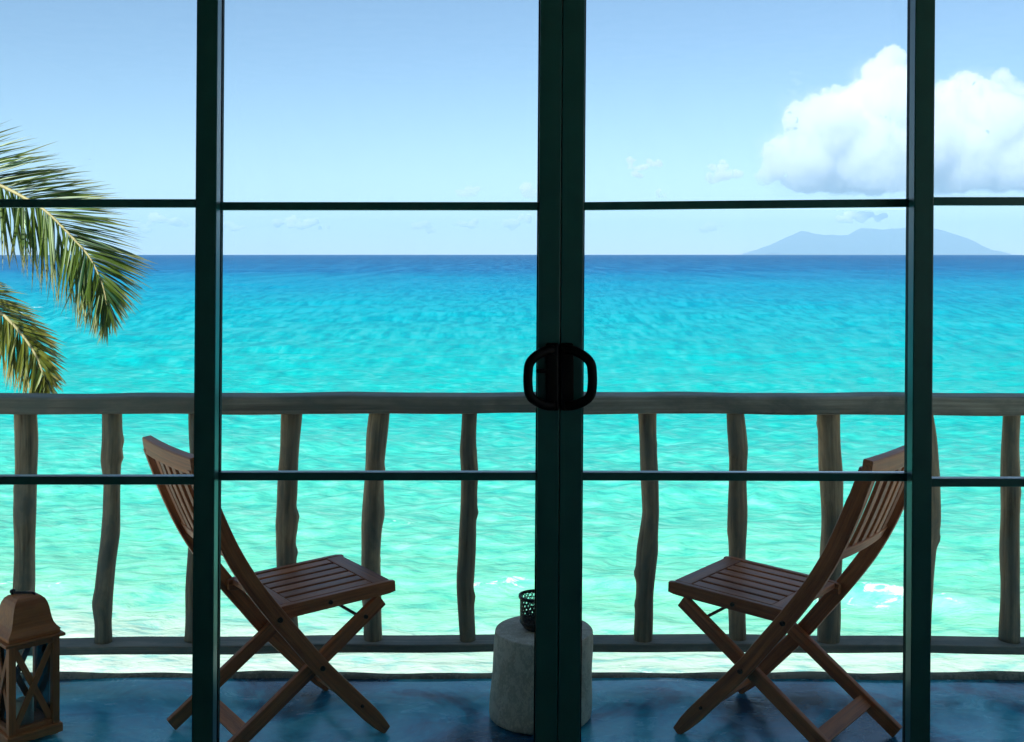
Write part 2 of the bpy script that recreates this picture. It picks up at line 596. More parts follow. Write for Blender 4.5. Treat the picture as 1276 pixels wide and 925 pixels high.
def vol_mat(name, color, density, aniso):
    m = bpy.data.materials.new(name)
    m.use_nodes = True
    nt = m.node_tree
    nt.nodes.remove(nt.nodes['Principled BSDF'])
    pv = node(nt, 'ShaderNodeVolumePrincipled')
    pv.inputs['Color'].default_value = (*color, 1)
    pv.inputs['Density'].default_value = density
    pv.inputs['Anisotropy'].default_value = aniso
    nt.links.new(pv.outputs[0], nt.nodes['Material Output'].inputs['Volume'])
    return m


# ------------------------------------------------------------------ helpers
def tag(o, label=None, cat=None, group=None, kind=None):
    if label: o['label'] = label
    if cat: o['category'] = cat
    if group: o['group'] = group
    if kind: o['kind'] = kind
    return o


def empty(name, loc=(0, 0, 0), rz=0.0):
    o = bpy.data.objects.new(name, None)
    o.empty_display_size = 0.05
    o.location = loc
    o.rotation_euler = (0, 0, rz)
    col.objects.link(o)
    return o


def link(name, me, material, parent=None, smooth=False):
    o = bpy.data.objects.new(name, me)
    if material is not None and len(me.materials) == 0:
        me.materials.append(material)
    if smooth and len(me.polygons):
        me.polygons.foreach_set('use_smooth', [True] * len(me.polygons))
    col.objects.link(o)
    o.parent = parent
    return o


def from_bm(name, bm, material, parent=None, smooth=False):
    me = bpy.data.meshes.new(name)
    bmesh.ops.recalc_face_normals(bm, faces=bm.faces)
    bm.to_mesh(me)
    bm.free()
    return link(name, me, material, parent, smooth)


def from_np(name, V, F, material, parent=None, smooth=False):
    me = bpy.data.meshes.new(name)
    me.from_pydata([tuple(v) for v in V], [], [tuple(f) for f in F])
    me.update()
    return link(name, me, material, parent, smooth)


def grain_attr(me, g):
    a = me.attributes.new('grain', 'FLOAT_VECTOR', 'POINT')
    a.data.foreach_set('vector', np.asarray(g, dtype=np.float32).ravel())


def box_bm(x0, x1, y0, y1, z0, z1, bev=0.0, seg=2):
    bm = bmesh.new()
    bmesh.ops.create_cube(bm, size=1.0)
    bmesh.ops.scale(bm, vec=(x1 - x0, y1 - y0, z1 - z0), verts=bm.verts)
    bmesh.ops.translate(bm, vec=((x0 + x1) / 2, (y0 + y1) / 2, (z0 + z1) / 2), verts=bm.verts)
    if bev:
        bmesh.ops.bevel(bm, geom=list(bm.edges), offset=bev, segments=seg, affect='EDGES', profile=0.6)
    return bm


def board(name, p0, p1, w, t, up, material, parent, bev=0.003, z_off=0.0):
    """a squared timber from p0 to p1: width w across, thickness t along `up`; grain runs along it"""
    p0, p1, up = Vector(p0), Vector(p1), Vector(up)
    L = (p1 - p0).length
    ex = (p1 - p0).normalized()
    ey = up.cross(ex).normalized()
    ez = ex.cross(ey).normalized()
    bm = box_bm(0, L, -w / 2, w / 2, -t / 2, t / 2, bev)
    me = bpy.data.meshes.new(name)
    bmesh.ops.recalc_face_normals(bm, faces=bm.faces)
    bm.to_mesh(me)
    bm.free()
    grain_attr(me, [v.co[:] for v in me.vertices])
    o = link(name, me, material, parent)
    m = Matrix((ex, ey, ez)).transposed().to_4x4()
    m.translation = p0
    o.matrix_local = m
    return o


def sweep(name, path, prof_fn, material, parent=None, cap=True, smooth=True, side=None, closed_path=False):
    """path: list of Vectors; prof_fn(i, s) -> list of (a, b) offsets on the side/up axes; writes the grain attribute"""
    n = len(path)
    V, F, G = [], [], []
    s = 0.0
    prev_b = None
    for i, p in enumerate(path):
        if closed_path:
            t = (path[(i + 1) % n] - path[i - 1]).normalized()
        else:
            t = (path[min(i + 1, n - 1)] - path[max(i - 1, 0)]).normalized()
        if side is not None:
            a = Vector(side)
            a = (a - t * a.dot(t)).normalized()
        else:
            a = prev_b
            if a is None:
                a = Vector((1, 0, 0)) if abs(t.x) < 0.8 else Vector((0, 1, 0))
            a = (a - t * a.dot(t)).normalized()
            prev_b = a
        b_ = t.cross(a)
        if i:
            s += (p - path[i - 1]).length
        pr = prof_fn(i, s)
        for (u, v) in pr:
            V.append(p + a * u + b_ * v)
            G.append((s, u, v))
    k = len(pr)
    for i in range(n if closed_path else n - 1):
        i2 = (i + 1) % n
        for j in range(k):
            F.append((i * k + j, i * k + (j + 1) % k, i2 * k + (j + 1) % k, i2 * k + j))
    if cap and not closed_path:
        F.append(tuple(range(k - 1, -1, -1)))
        F.append(tuple((n - 1) * k + j for j in range(k)))
    me = bpy.data.meshes.new(name)
    me.from_pydata([tuple(v) for v in V], [], F)
    bm = bmesh.new()
    bm.from_mesh(me)
    bmesh.ops.recalc_face_normals(bm, faces=bm.faces)
    bm.to_mesh(me)
    bm.free()
    grain_attr(me, G)
    return link(name, me, material, parent, smooth)


def circle_prof(r, k=10):
    return [(r * math.cos(2 * math.pi * j / k), r * math.sin(2 * math.pi * j / k)) for j in range(k)]


def rrect_prof(w, h, b):
    """rounded rectangle w (side) x h (up)"""
    pts = []
    for cx, cy, a0 in ((w / 2 - b, h / 2 - b, 0), (-w / 2 + b, h / 2 - b, 90), (-w / 2 + b, -h / 2 + b, 180), (w / 2 - b, -h / 2 + b, 270)):
        for q in (0, 45, 90):
            pts.append((cx + b * math.cos(R(a0 + q)), cy + b * math.sin(R(a0 + q))))
    return pts


def lathe(name, prof, material, parent=None, k=32, smooth=True, wob=None):
    V, F = [], []
    for i, (r, z) in enumerate(prof):
        for j in range(k):
            a = 2 * math.pi * j / k
            rr = r * (1 + (wob(a, z) if wob else 0))
            V.append((rr * math.cos(a), rr * math.sin(a), z))
    n = len(prof)
    for i in range(n - 1):
        for j in range(k):
            F.append((i * k + j, i * k + (j + 1) % k, (i + 1) * k + (j + 1) % k, (i + 1) * k + j))
    F.append(tuple(range(k - 1, -1, -1)))
    F.append(tuple((n - 1) * k + j for j in range(k)))
    return from_np(name, V, F, material, parent, smooth)


def smooth_path(pts, n):
    """Catmull-Rom through pts"""
    P = [Vector(p) for p in pts]
    P = [P[0] * 2 - P[1]] + P + [P[-1] * 2 - P[-2]]
    out = []
    segs = len(P) - 3
    for i in range(n):
        u = i / (n - 1) * segs
        k = min(int(u), segs - 1)
        t = u - k
        p0, p1, p2, p3 = P[k:k + 4]
        out.append(0.5 * ((2 * p1) + (p2 - p0) * t + (2 * p0 - 5 * p1 + 4 * p2 - p3) * t * t + (3 * p1 - p0 - 3 * p2 + p3) * t ** 3))
    return out


def copy_tree(o, parent=None):
    c = o.copy()
    col.objects.link(c)
    c.parent = parent
    for ch in o.children:
        copy_tree(ch, c)
    return c


# ------------------------------------------------------------------ large structure: sea, sand, island, clouds, haze
SEA = -6.0
EARTH = 2 * 6371000.0


def build_sea():
    ys = [13.0]
    while ys[-1] < 500:
        ys.append(ys[-1] * 1.0055)
    while ys[-1] < 30500:
        ys.append(ys[-1] * 1.035)
    ys = np.array(ys)
    tc = np.linspace(-0.62, 0.62, 440)
    te = np.array([0.7, 0.85, 1.1, 1.5, 2.2, 3.5])
    tt = np.concatenate([-te[::-1], tc, te])
    Y, T = np.meshgrid(ys, tt, indexing='ij')
    T = np.clip(T, -45000 / Y, 45000 / Y)
    X = Y * T
    dy = 0.0055 * Y
    dx = Y * (1.24 / 440)
    h = np.zeros_like(X)
    shx = np.zeros_like(X)
    shy = np.zeros_like(X)
    # wind sea and swell rolling towards the shore
    for k in range(110):
        Lw = 0.42 * (26.0 / 0.42) ** (k / 109.0)
        d = rng.normal(0, 0.62 if Lw < 4 else 0.28) + 0.18
        kx, ky = math.sin(d), -math.cos(d)
        kk = 2 * math.pi / Lw
        ph = rng.uniform(0, 6.283)
        a = 0.0085 * Lw ** 0.85 * (0.4 if Lw > 8 else 0.65 if Lw > 3 else 0.9 if Lw > 1.2 else 1.3)
        step = np.maximum(np.abs(kx) * dx, np.abs(ky) * dy)
        w = np.clip((Lw / 2.6 - step) / (Lw / 2.6 * 0.5), 0, 1)
        # groups: each train comes and goes
        env = 0.65 + 0.5 * np.sin(X * rng.uniform(-1, 1) * kk * 0.13 + Y * rng.uniform(-1, 1) * kk * 0.13 + rng.uniform(0, 6.28))
        arg = kk * (kx * X + ky * Y) + ph
        h += a * w * env * np.sin(arg)
        shx -= 0.8 * a * w * env * kx * -np.cos(arg)
        shy -= 0.8 * a * w * env * ky * -np.cos(arg)
    shal = np.clip((Y - 15) / 22.0, 0.12, 1) ** 0.7
    h *= shal
    # the small breaker close to the beach
    yc = 25.2 + 0.55 * np.sin(X * 0.35 + 1.0) + 0.25 * np.sin(X * 1.1) - 0.05 * X
    amp = np.clip((X + 2.5) / 5.0, 0.10, 1) * (0.75 + 0.25 * np.sin(X * 0.8 + 2))
    u = Y - yc
    prof = np.where(u < 0, np.exp(-(u / 0.42) ** 2), np.exp(-(u / 1.3) ** 2))
    h += 0.36 * amp * prof
    h += 0.10 * np.exp(-((Y - yc + 2.6) / 0.5) ** 2) * (0.5 + 0.5 * np.sin(X * 0.6)) 
    Z = SEA + h - (X * X + Y * Y) / EARTH
    foam = np.zeros_like(X)
    foam += 0.44 * amp * np.exp(-((u + 0.05) / 0.26) ** 2) * (0.78 + 0.22 * np.sin(X * 1.7 + 0.6 * np.sin(X * 0.7)))
    foam += 0.34 * amp * np.exp(-((u + 0.7) / 0.9) ** 2)
    foam += 0.30 * np.exp(-((Y - 20.3 - 0.3 * np.sin(X * 0.5)) / 0.5) ** 2)
    foam += 0.50 * np.clip((19.4 - Y) / 1.5, 0, 1)
    for (px, py, lx, ly, a) in ((118, 387, 1.8, 1.0, 0.9), (82, 397, 1.1, 0.9, 0.65), (45, 383, 2.0, 1.2, 0.6), (25, 390, 2.5, 2.0, 0.6), (640, 578, 1.1, 0.5, 0.42), (510, 655, 0.9, 0.35, 0.40), (8, 728, 0.8, 0.3, 0.42), (70, 735, 0.9, 0.2, 0.40), (612, 732, 0.8, 0.25, 0.36)):
        D = (EYE - SEA) * FPX / (py - HY)
        x0 = (px - CX) / FPX * D
        foam += a * np.exp(-(((X - x0) / lx) ** 2 + ((Y - D) / ly) ** 2))
    # whitecaps far out where crests stand up
    foam += 0.40 * np.clip((h - 0.40) / 0.12, 0, 1) * (Y > 40)
    X2, Y2 = X + shx, Y + shy
    V = np.stack([X2, Y2, Z], -1).reshape(-1, 3)
    nr, nc = X.shape
    idx = np.arange(nr * nc).reshape(nr, nc)
    F = np.stack([idx[:-1, :-1], idx[:-1, 1:], idx[1:, 1:], idx[1:, :-1]], -1).reshape(-1, 4)
    me = bpy.data.meshes.new('sea')
    me.vertices.add(len(V))
    me.vertices.foreach_set('co', V.astype(np.float32).ravel())
    me.loops.add(F.size)
    me.loops.foreach_set('vertex_index', F.astype(np.int32).ravel())
    me.polygons.add(len(F))
    me.polygons.foreach_set('loop_start', np.arange(0, F.size, 4, dtype=np.int32))
    me.polygons.foreach_set('use_smooth', np.ones(len(F), dtype=bool))
    me.update(calc_edges=True)
    at_ = me.attributes.new('foam', 'FLOAT', 'POINT')
    at_.data.foreach_set('value', foam.astype(np.float32).ravel())
    tag(link('sea', me, M['sea']), 'turquoise sea with small waves running to the horizon', kind='structure')


build_sea()


def build_sand():
    xs = np.linspace(-300, 300, 121)
    ys = np.concatenate([np.linspace(-300, 0, 20), np.linspace(1, 60, 90)])
    Y, X = np.meshgrid(ys, xs, indexing='ij')
    Z = SEA + np.where(Y < 19, (19 - Y) * 0.05, (19 - Y) * 0.09) + 0.08 * np.sin(X * 0.4 + np.sin(Y * 0.3)) * np.clip((30 - Y) / 20, 0, 1)
    Z = np.where(Y < 2, np.minimum(Z, SEA + 0.9), Z)
    nr, nc = X.shape
    idx = np.arange(nr * nc).reshape(nr, nc)
    F = np.stack([idx[:-1, :-1], idx[:-1, 1:], idx[1:, 1:], idx[1:, :-1]], -1).reshape(-1, 4)
    o = from_np('sand_beach', np.stack([X, Y, Z], -1).reshape(-1, 3), F, M['sand'], None, True)
    tag(o, 'pale coral sand beach under the balcony', kind='structure')


build_sand()


def build_island():
    D = 40000.0
    crest = [(946, 317), (958, 309), (972, 301), (985, 293), (998, 288), (1015, 290), (1040, 291), (1060, 291), (1075, 284), (1095, 285), (1130, 282), (1150, 284), (1168, 286), (1186, 294), (1198, 301), (1207, 308), (1214, 317)]
    cx = np.array([(p[0] - CX) / FPX * D for p in crest])
    cz = np.array([EYE - (p[1] - HY) / FPX * D for p in crest])
    n, m = 150, 60
    xs = np.linspace(cx[0], cx[-1], n)
    ridge = np.interp(xs, cx, cz)
    vs = np.linspace(-1, 1, m)
    U, W = np.meshgrid(xs, vs, indexing='ij')
    env = np.clip(1 - np.abs(W) ** 1.25, 0, 1)
    zz = ridge[:, None] * env
    for f, a, s in ((0.0012, 110, 1), (0.0026, 60, 2), (0.006, 30, 3), (0.014, 12, 4)):
        zz += a * env * (1 - env) * 3.0 * np.abs(np.sin(U * f + s + 2.5 * W * np.sin(s * 3 + U * f * 0.4)))
        zz += 0.25 * a * env * np.sin(U * f * 2.1 + s)
    Yp = D + W * 3200 + 250 * np.sin(U * 0.0012)
    Z = zz - 40
    Z = np.where(env <= 0.001, -140, Z)
    idx = np.arange(n * m).reshape(n, m)
    F = np.stack([idx[:-1, :-1], idx[1:, :-1], idx[1:, 1:], idx[:-1, 1:]], -1).reshape(-1, 4)
    o = from_np('island', np.stack([U, Yp, Z], -1).reshape(-1, 3), F, M['island'], None, True)
    tag(o, 'far mountainous island on the horizon, faded blue by the air', kind='structure')


build_island()

CLOUD_Y = 60000.0
tex_big = bpy.data.textures.new('cloud_lumps', 'CLOUDS')
tex_big.noise_scale = 1300
tex_big.noise_depth = 4
tex_small = bpy.data.textures.new('cloud_tufts', 'CLOUDS')
tex_small.noise_scale = 420
tex_small.noise_depth = 5

tex_fine = bpy.data.textures.new('cloud_curls', 'CLOUDS')
tex_fine.noise_scale = 190
tex_fine.noise_depth = 4


def cloud(name, lumps, density, label, base=None, group=None, squash=1.0, disp=1.0, Y0=CLOUD_Y, voxel=None, white=(0.925, 0.945, 0.975)):
    bm = bmesh.new()
    k = Y0 / FPX
    rmax = max(l[2] for l in lumps) * k
    for (px, py, r) in lumps:
        rr = r * k
        c = at(px, py, Y0 + random.uniform(-0.6, 0.6) * rmax * 0.8)
        res = bmesh.ops.create_icosphere(bm, subdivisions=3, radius=rr)
        for v in res['verts']:
            v.co.z *= squash
            v.co += c
            if base is not None:
                zb = EYE - (base - HY) / FPX * Y0
                if v.co.z < zb:
                    v.co.z = zb + (v.co.z - zb) * 0.12
    o = from_bm(name, bm, vol_mat(name + '_vapour', white, density, 0.0), None, True)
    rm = o.modifiers.new('fuse', 'REMESH')
    rm.mode = 'VOXEL'
    rm.voxel_size = voxel or 58.0
    rm.use_smooth_shade = True
    for tx, st in ((tex_big, 900 * disp), (tex_small, 520 * disp), (tex_fine, 260 * disp)):
        d = o.modifiers.new('billow', 'DISPLACE')
        d.texture = tx
        d.texture_coords = 'GLOBAL'
        d.strength = st
        d.mid_level = 0.5
    if label: tag(o, label, 'cloud', group)
    return o


CLOUDS = True
if CLOUDS:
    BIG = [(1112, 74, 20), (1096, 90, 20), (1105, 105, 30), (1033, 116, 11), (998, 150, 24), (1015, 135, 18), (1040, 155, 42), (1080, 140, 42), (1120, 130, 46),
                            (976, 194, 24), (953, 221, 12), (965, 210, 14), (1005, 200, 42), (1040, 214, 46), (1094, 196, 56), (1147, 178, 56), (1190, 122, 22), (1208, 114, 26), (1187, 150, 48),
                            (1230, 122, 22), (1252, 102, 13), (1240, 153, 40), (1266, 116, 16), (1200, 198, 52), (1260, 205, 46), (1310, 190, 52), (1350, 205, 40)]
    rl = random.Random(5)
    for x, y, r in list(BIG):
        for _ in range(6):
            a = rl.uniform(-0.5, 3.64)
            q = r * rl.uniform(0.66, 0.88)
            BIG.append((x + q * math.cos(a), min(y - q * math.sin(a), 234), r * rl.uniform(0.16, 0.32)))
    big = cloud('cumulus_cloud', BIG, 0.0012, 'tall white cumulus cloud piled up over the far island', base=238)
    veil = cloud('cloud_veil', [(x + 6 * math.sin(y), y + 3, r * 1.12 + 7) for x, y, r in BIG if r > 20], 0.00007, None, base=243, disp=1.5, voxel=90.0)
    veil.parent = big
    small = [
        ('cloud', [(786, 200, 8), (800, 208, 12), (815, 204, 9), (800, 218, 9)], 0.0007, 'faint ragged cloud puff high right of the door meeting stiles'),
        ('cloud', [(818, 240, 8), (828, 243, 6)], 0.0009, 'tiny white cloud puff just above the upper glazing bar, right door'),
        ('cloud', [(898, 208, 10), (904, 218, 14), (892, 222, 12)], 0.00055, 'faint cloud puff left of the big cumulus'),
        ('cloud', [(991, 92, 6), (995, 104, 8), (989, 114, 8)], 0.00006, 'thin wisp of cloud standing above the left shoulder of the cumulus'),
        ('cloud', [(578, 241, 11), (590, 238, 8)], 0.0005, 'faint cloud puff above the glazing bar in the left sliding door'),
        ('cloud', [(658, 238, 9), (668, 243, 9)], 0.0007, 'small cloud puff touching the left edge of the meeting stiles'),
        ('cloud', [(345, 278, 9), (366, 274, 13), (384, 279, 12), (400, 283, 8)], 0.0009, 'low white cloud bank near the horizon in the left sliding door'),
        ('cloud', [(285, 281, 13), (302, 284, 9)], 0.0009, 'low cloud beside the right edge of the left post'),
        ('cloud', [(520, 281, 9), (535, 284, 7)], 0.0006, 'small low cloud left of the pair near the meeting stiles'),
        ('cloud', [(578, 280, 11), (592, 277, 6)], 0.0007, 'low cloud puff midway between its two small neighbours in the left door'),
        ('cloud', [(640, 278, 12), (656, 274, 10), (626, 277, 6)], 0.0006, 'low cloud close to the left of the meeting stiles'),
        ('cloud', [(1075, 268, 14), (1095, 270, 11), (1055, 272, 9)], 0.0008, 'low cloud bank just over the peak of the island'),
        ('cloud', [(200, 275, 14), (218, 279, 11), (180, 282, 11)], 0.0006, 'low cloud between the palm fronds and the left post'),
        ('cloud', [(880, 284, 9), (890, 281, 7)], 0.0005, 'faint low cloud left of the island'),
    ]
    for nm, lumps, dens, lab in small:
        tufts = []
        for x, y, r in lumps:
            for _ in range(7):
                a, q = rl.uniform(0, 6.283), r * rl.uniform(0, 1.0)
                tufts.append((x + 1.25 * q * math.cos(a), y + 0.55 * q * math.sin(a), r * rl.uniform(0.26, 0.58)))
        cloud(nm, tufts, dens * (11.0 if lumps[0][1] > 262 else 3.6), lab, white=(0.99, 0.993, 1.0), squash=0.7, disp=0.42, group='small clouds over the sea', voxel=45.0)

# air
hz = from_bm('haze', box_bm(-50000, 50000, -600, 46000, -245, 1250), vol_mat('sea_air', (0.55, 0.81, 1.0), 4.4e-5, 0.0))
tag(hz, 'pale sea haze in the air', kind='stuff')

# ------------------------------------------------------------------ the house around the camera
house = empty('house', (0, 0, 0))
tag(house, 'white walled room and overhanging roof behind the glass doors', 'house')
X0, X1, Y0R, Y1R, ZC = -1.52, 1.74, -2.4, 2.43, 2.62
RX0, RX1 = -2.7, 2.9
from_bm('wall', box_bm(RX0, X0, Y1R, Y1R + 0.14, -0.2, ZC), M['white_wall'], house)
from_bm('wall', box_bm(X1, RX1, Y1R, Y1R + 0.14, -0.2, ZC), M['white_wall'], house)
from_bm('lintel', box_bm(X0, X1, Y1R, Y1R + 0.14, 2.23, ZC), M['white_wall'], house)
from_bm('wall', box_bm(RX0 - 0.15, RX0, Y0R, Y1R + 0.14, -0.2, ZC), M['white_wall'], house)
for b_ in ((Y0R, -1.3, -0.2, ZC), (1.3, Y1R + 0.14, -0.2, ZC), (-1.3, 1.3, -0.2, 0.75), (-1.3, 1.3, 2.3, ZC)):  # unseen wall; its opening is added to let sky light onto the stiles
    from_bm('wall', box_bm(RX1, RX1 + 0.15, b_[0], b_[1], b_[2], b_[3]), M['white_wall'], house)
from_bm('wall', box_bm(RX0 - 0.15, RX1 + 0.15, Y0R - 0.15, Y0R, -0.2, ZC), M['white_wall'], house)
from_bm('ceiling', box_bm(RX0 - 0.15, RX1 + 0.15, Y0R - 0.15, Y1R + 0.14, ZC + 0.002, ZC + 0.08), M['ceiling_board'], house)
from_bm('foundation', box_bm(RX0 - 0.15, RX1 + 0.15, Y0R - 0.15, 3.9, -5.4, -0.21), M['white_wall'], house)
bm = bmesh.new()
vs = [bm.verts.new(c) for c in ((RX0 - 2.0, 2.72, 2.71), (RX1 + 0.5, 2.72, 2.71), (RX1 + 0.8, -4.5, 4.6), (RX0 - 2.0, -4.5, 4.6),
                                (RX0 - 2.0, 2.72, 2.80), (RX1 + 0.8, 2.72, 2.80), (RX1 + 0.8, -4.5, 4.75), (RX0 - 2.0, -4.5, 4.75))]
for f in ((0, 1, 2, 3), (7, 6, 5, 4), (0, 4, 5, 1), (1, 5, 6, 2), (2, 6, 7, 3), (3, 7, 4, 0)):
    bm.faces.new([vs[i] for i in f])
from_bm('roof', bm, M['thatch'], house)
tag(from_bm('room_floor', box_bm(RX0, RX1, Y0R, 2.43, -0.2, -0.004), M['room_tile']), 'pale tiled floor of the room indoors', kind='structure')

# balcony floor: painted cement with a bare, slightly uneven outer edge
def build_deck():
    nx, ny = 180, 50
    xs = np.linspace(-2.9, 3.1, nx)
    ys = np.linspace(2.435, 4.003, ny)
    Y, X = np.meshgrid(ys, xs, indexing='ij')
    Z = 0.0025 * np.sin(X * 3.1 + np.sin(Y * 4)) + 0.002 * np.sin(Y * 5.3 + X * 1.7) + 0.0012 * np.sin(X * 11 + Y * 7)
    Z -= 0.004
    Z -= Z.max()
    top = np.stack([X, Y, Z], -1).reshape(-1, 3)
    idx = np.arange(nx * ny).reshape(ny, nx)
    F = [tuple(q) for q in np.stack([idx[:-1, :-1], idx[:-1, 1:], idx[1:, 1:], idx[1:, :-1]], -1).reshape(-1, 4)]
    b0 = len(top)
    V = list(map(tuple, top)) + [(-2.9, 2.435, -0.2), (3.1, 2.435, -0.2), (3.1, 4.003, -0.2), (-2.9, 4.003, -0.2)]
    F.append((b0 + 3, b0 + 2, b0 + 1, b0))
    F.append(tuple([b0, b0 + 1] + list(idx[0, ::-1])))
    F.append(tuple([b0 + 2, b0 + 3] + list(idx[-1, :])))
    F.append(tuple([b0 + 3, b0] + list(idx[:, 0])))
    F.append(tuple([b0 + 1, b0 + 2] + list(idx[::-1, -1])))
    d = from_np('balcony_floor', V, F, M['deck'], None, True)
    tag(d, 'blue painted cement balcony floor, worn and shiny', kind='structure')
    # edge
    path = [Vector((x, 4.027 + 0.004 * math.sin(x * 5.1) + 0.003 * math.sin(x * 13), -0.047 + 0.003 * math.sin(x * 7.3 + 1) + 0.002 * math.sin(x * 19))) for x in np.linspace(-2.9, 3.1, 160)]
    e = sweep('floor_edge', path, lambda i, s: rrect_prof(0.048, 0.10, 0.010), M['kerb'], d, side=(0, 1, 0))
    return d


build_deck()

# ------------------------------------------------------------------ railing of driftwood balusters
rail = empty('railing', (0, 4.05, 0))
tag(rail, 'weathered balcony railing with crooked driftwood balusters between two planks', 'railing')
off = Vector((0, -4.05, 0))


def wavy_plank(name, x0, x1, yc, zt, w, t, amp, ph):
    xs = np.linspace(x0, x1, 90)
    path = []
    for x in xs:
        path.append(Vector((x, yc + 0.004 * math.sin(1.3 * x + ph), zt - t / 2 + amp * math.sin(1.15 * x + ph) + 0.0016 * math.sin(9 * x + ph))) + off)
    def pr(i, s):
        k = 1 + 0.035 * math.sin(4.1 * s + ph) + 0.02 * math.sin(17 * s)
        return rrect_prof(w * (1 + 0.02 * math.sin(6 * s)), t * k, min(w, t) * 0.13)
    return sweep(name, path, pr, M['plank'], rail, side=(0, 1, 0), smooth=False)


wavy_plank('top_rail', -2.55, 0.135, 4.060, 0.994, 0.122, 0.063, 0.002, 0.4)
wavy_plank('top_rail', 0.139, 2.60, 4.063, 0.994, 0.122, 0.066, 0.003, 2.2)
wavy_plank('bottom_rail', -2.55, 2.60, 4.050, 0.112, 0.105, 0.030, 0.006, 1.2)

BAL = [  # photo rows and the left/right edges of each baluster there
    [(515, -90, -66), (600, -88, -62), (700, -92, -66), (800, -90, -66)],
    [(515, 18, 45), (545, 20, 46), (600, 20, 46), (660, 21, 45), (740, 19, 43), (800, 20, 44)],
    [(515, 126, 152), (550, 126, 151), (575, 124, 150), (600, 128, 150), (640, 128, 149), (665, 126, 149), (700, 122, 145), (735, 120, 142), (750, 117, 141), (775, 120, 140), (800, 119, 141)],
    [(515, 236, 262), (600, 240, 264), (690, 233, 258), (740, 230, 255), (800, 229, 254)],
    [(515, 349, 376), (560, 348, 373), (590, 346, 371), (630, 345, 369), (655, 343, 372), (672, 345, 369), (710, 346, 369), (760, 348, 370), (800, 349, 372)],
    [(515, 459, 486), (545, 456, 483), (590, 454, 479), (625, 452, 479), (640, 451, 480), (655, 450, 477), (700, 450, 474), (760, 452, 475), (800, 453, 476)],
    [(515, 576, 594), (545, 574, 593), (560, 573, 593), (590, 575, 595), (640, 573, 593), (690, 571, 592), (720, 568, 591), (735, 568, 590), (770, 571, 591), (800, 573, 593)],
    [(515, 684, 708), (600, 680, 706), (700, 686, 708), (800, 684, 708)],
    [(515, 795, 819), (560, 797, 820), (600, 799, 821), (640, 800, 822), (670, 796, 820), (685, 794, 820), (700, 793, 818), (740, 792, 814), (800, 790, 812)],
    [(515, 905, 926), (535, 906, 928), (560, 908, 931), (600, 908, 930), (640, 907, 931), (655, 906, 931), (690, 908, 930), (740, 907, 930), (800, 908, 931)],
    [(515, 1018, 1047), (560, 1020, 1048), (600, 1022, 1050), (660, 1023, 1049), (730, 1020, 1046), (800, 1018, 1044)],
    [(515, 1132, 1161), (560, 1136, 1166), (595, 1138, 1170), (650, 1140, 1170), (680, 1138, 1166), (720, 1136, 1163), (800, 1134, 1161)],
    [(515, 1249, 1270), (560, 1247, 1270), (600, 1247, 1271), (660, 1248, 1272), (720, 1249, 1272), (800, 1247, 1271)],
    [(515, 1362, 1386), (600, 1358, 1384), (700, 1364, 1386), (800, 1360, 1384)],
]
YB = 4.055
for bi, rows in enumerate(BAL):
    pys = np.array([r[0] for r in rows], float)
    cxs = np.array([(r[1] + r[2]) / 2 for r in rows], float)
    wds = np.array([(r[2] - r[1]) for r in rows], float)
    rb = random.Random(40 + bi)
    zs = np.linspace(0.108, 0.940, 64)
    path, rad = [], []
    ph = [rb.uniform(0, 6.28) for _ in range(6)]
    for z in zs:
        py = HY + (EYE - z) * FPX / YB
        x = (np.interp(py, pys, cxs) - CX) / FPX * YB
        r_ = np.interp(py, pys, wds) / FPX * YB / 2
        path.append(Vector((x, YB + 0.010 * math.sin(z * 5 + ph[0]) + 0.003 * math.sin(z * 17 + ph[1]), z)) + off)
        rad.append(r_ * (1 + 0.035 * math.sin(z * 23 + ph[2])))
    for _ in range(1):      # ease the corners of the traced outline
        path = [path[0]] + [(path[i - 1] + path[i] * 2 + path[i + 1]) / 4 for i in range(1, len(path) - 1)] + [path[-1]]
        rad = [rad[0]] + [(rad[i - 1] + rad[i] * 2 + rad[i + 1]) / 4 for i in range(1, len(rad) - 1)] + [rad[-1]]
    knots = [(rb.uniform(0.2, 0.9), rb.uniform(0, 6.28), rb.uniform(0.004, 0.010)) for _ in range(5)]
    def pr(i, s, rad=rad, ph=ph, zs=zs, knots=knots):
        out = []
        for j in range(16):
            a = 2 * math.pi * j / 16
            r_ = rad[i] * (1 + 0.05 * math.sin(2 * a + ph[3] + zs[i] * 3) + 0.03 * math.sin(3 * a + ph[4]))
            for kz, ka, kr in knots:
                da = (a - ka + math.pi) % (2 * math.pi) - math.pi
                r_ += kr * math.exp(-(da / 0.5) ** 2 - ((zs[i] - kz) / 0.020) ** 2)
            out.append((r_ * math.cos(a), r_ * math.sin(a)))
        return out
    sweep('baluster', path, pr, M['driftwood'], rail, side=(1, 0, 0))
for x in (-2.55, 2.60):
    path = [Vector((x, 4.02 + 0.006 * math.sin(z * 4 + x), z)) + off for z in np.linspace(-0.03, 1.12, 24)]
    sweep('post', path, lambda i, s: circle_prof(0.07 * (1 + 0.05 * math.sin(s * 9)), 16), M['driftwood'], rail, side=(1, 0, 0))

# ------------------------------------------------------------------ glazed doors
LEAN = 0.0070


def lean(o):
    for v in o.data.vertices:
        v.co.x += LEAN * (v.co.z - 1.243)
    return o


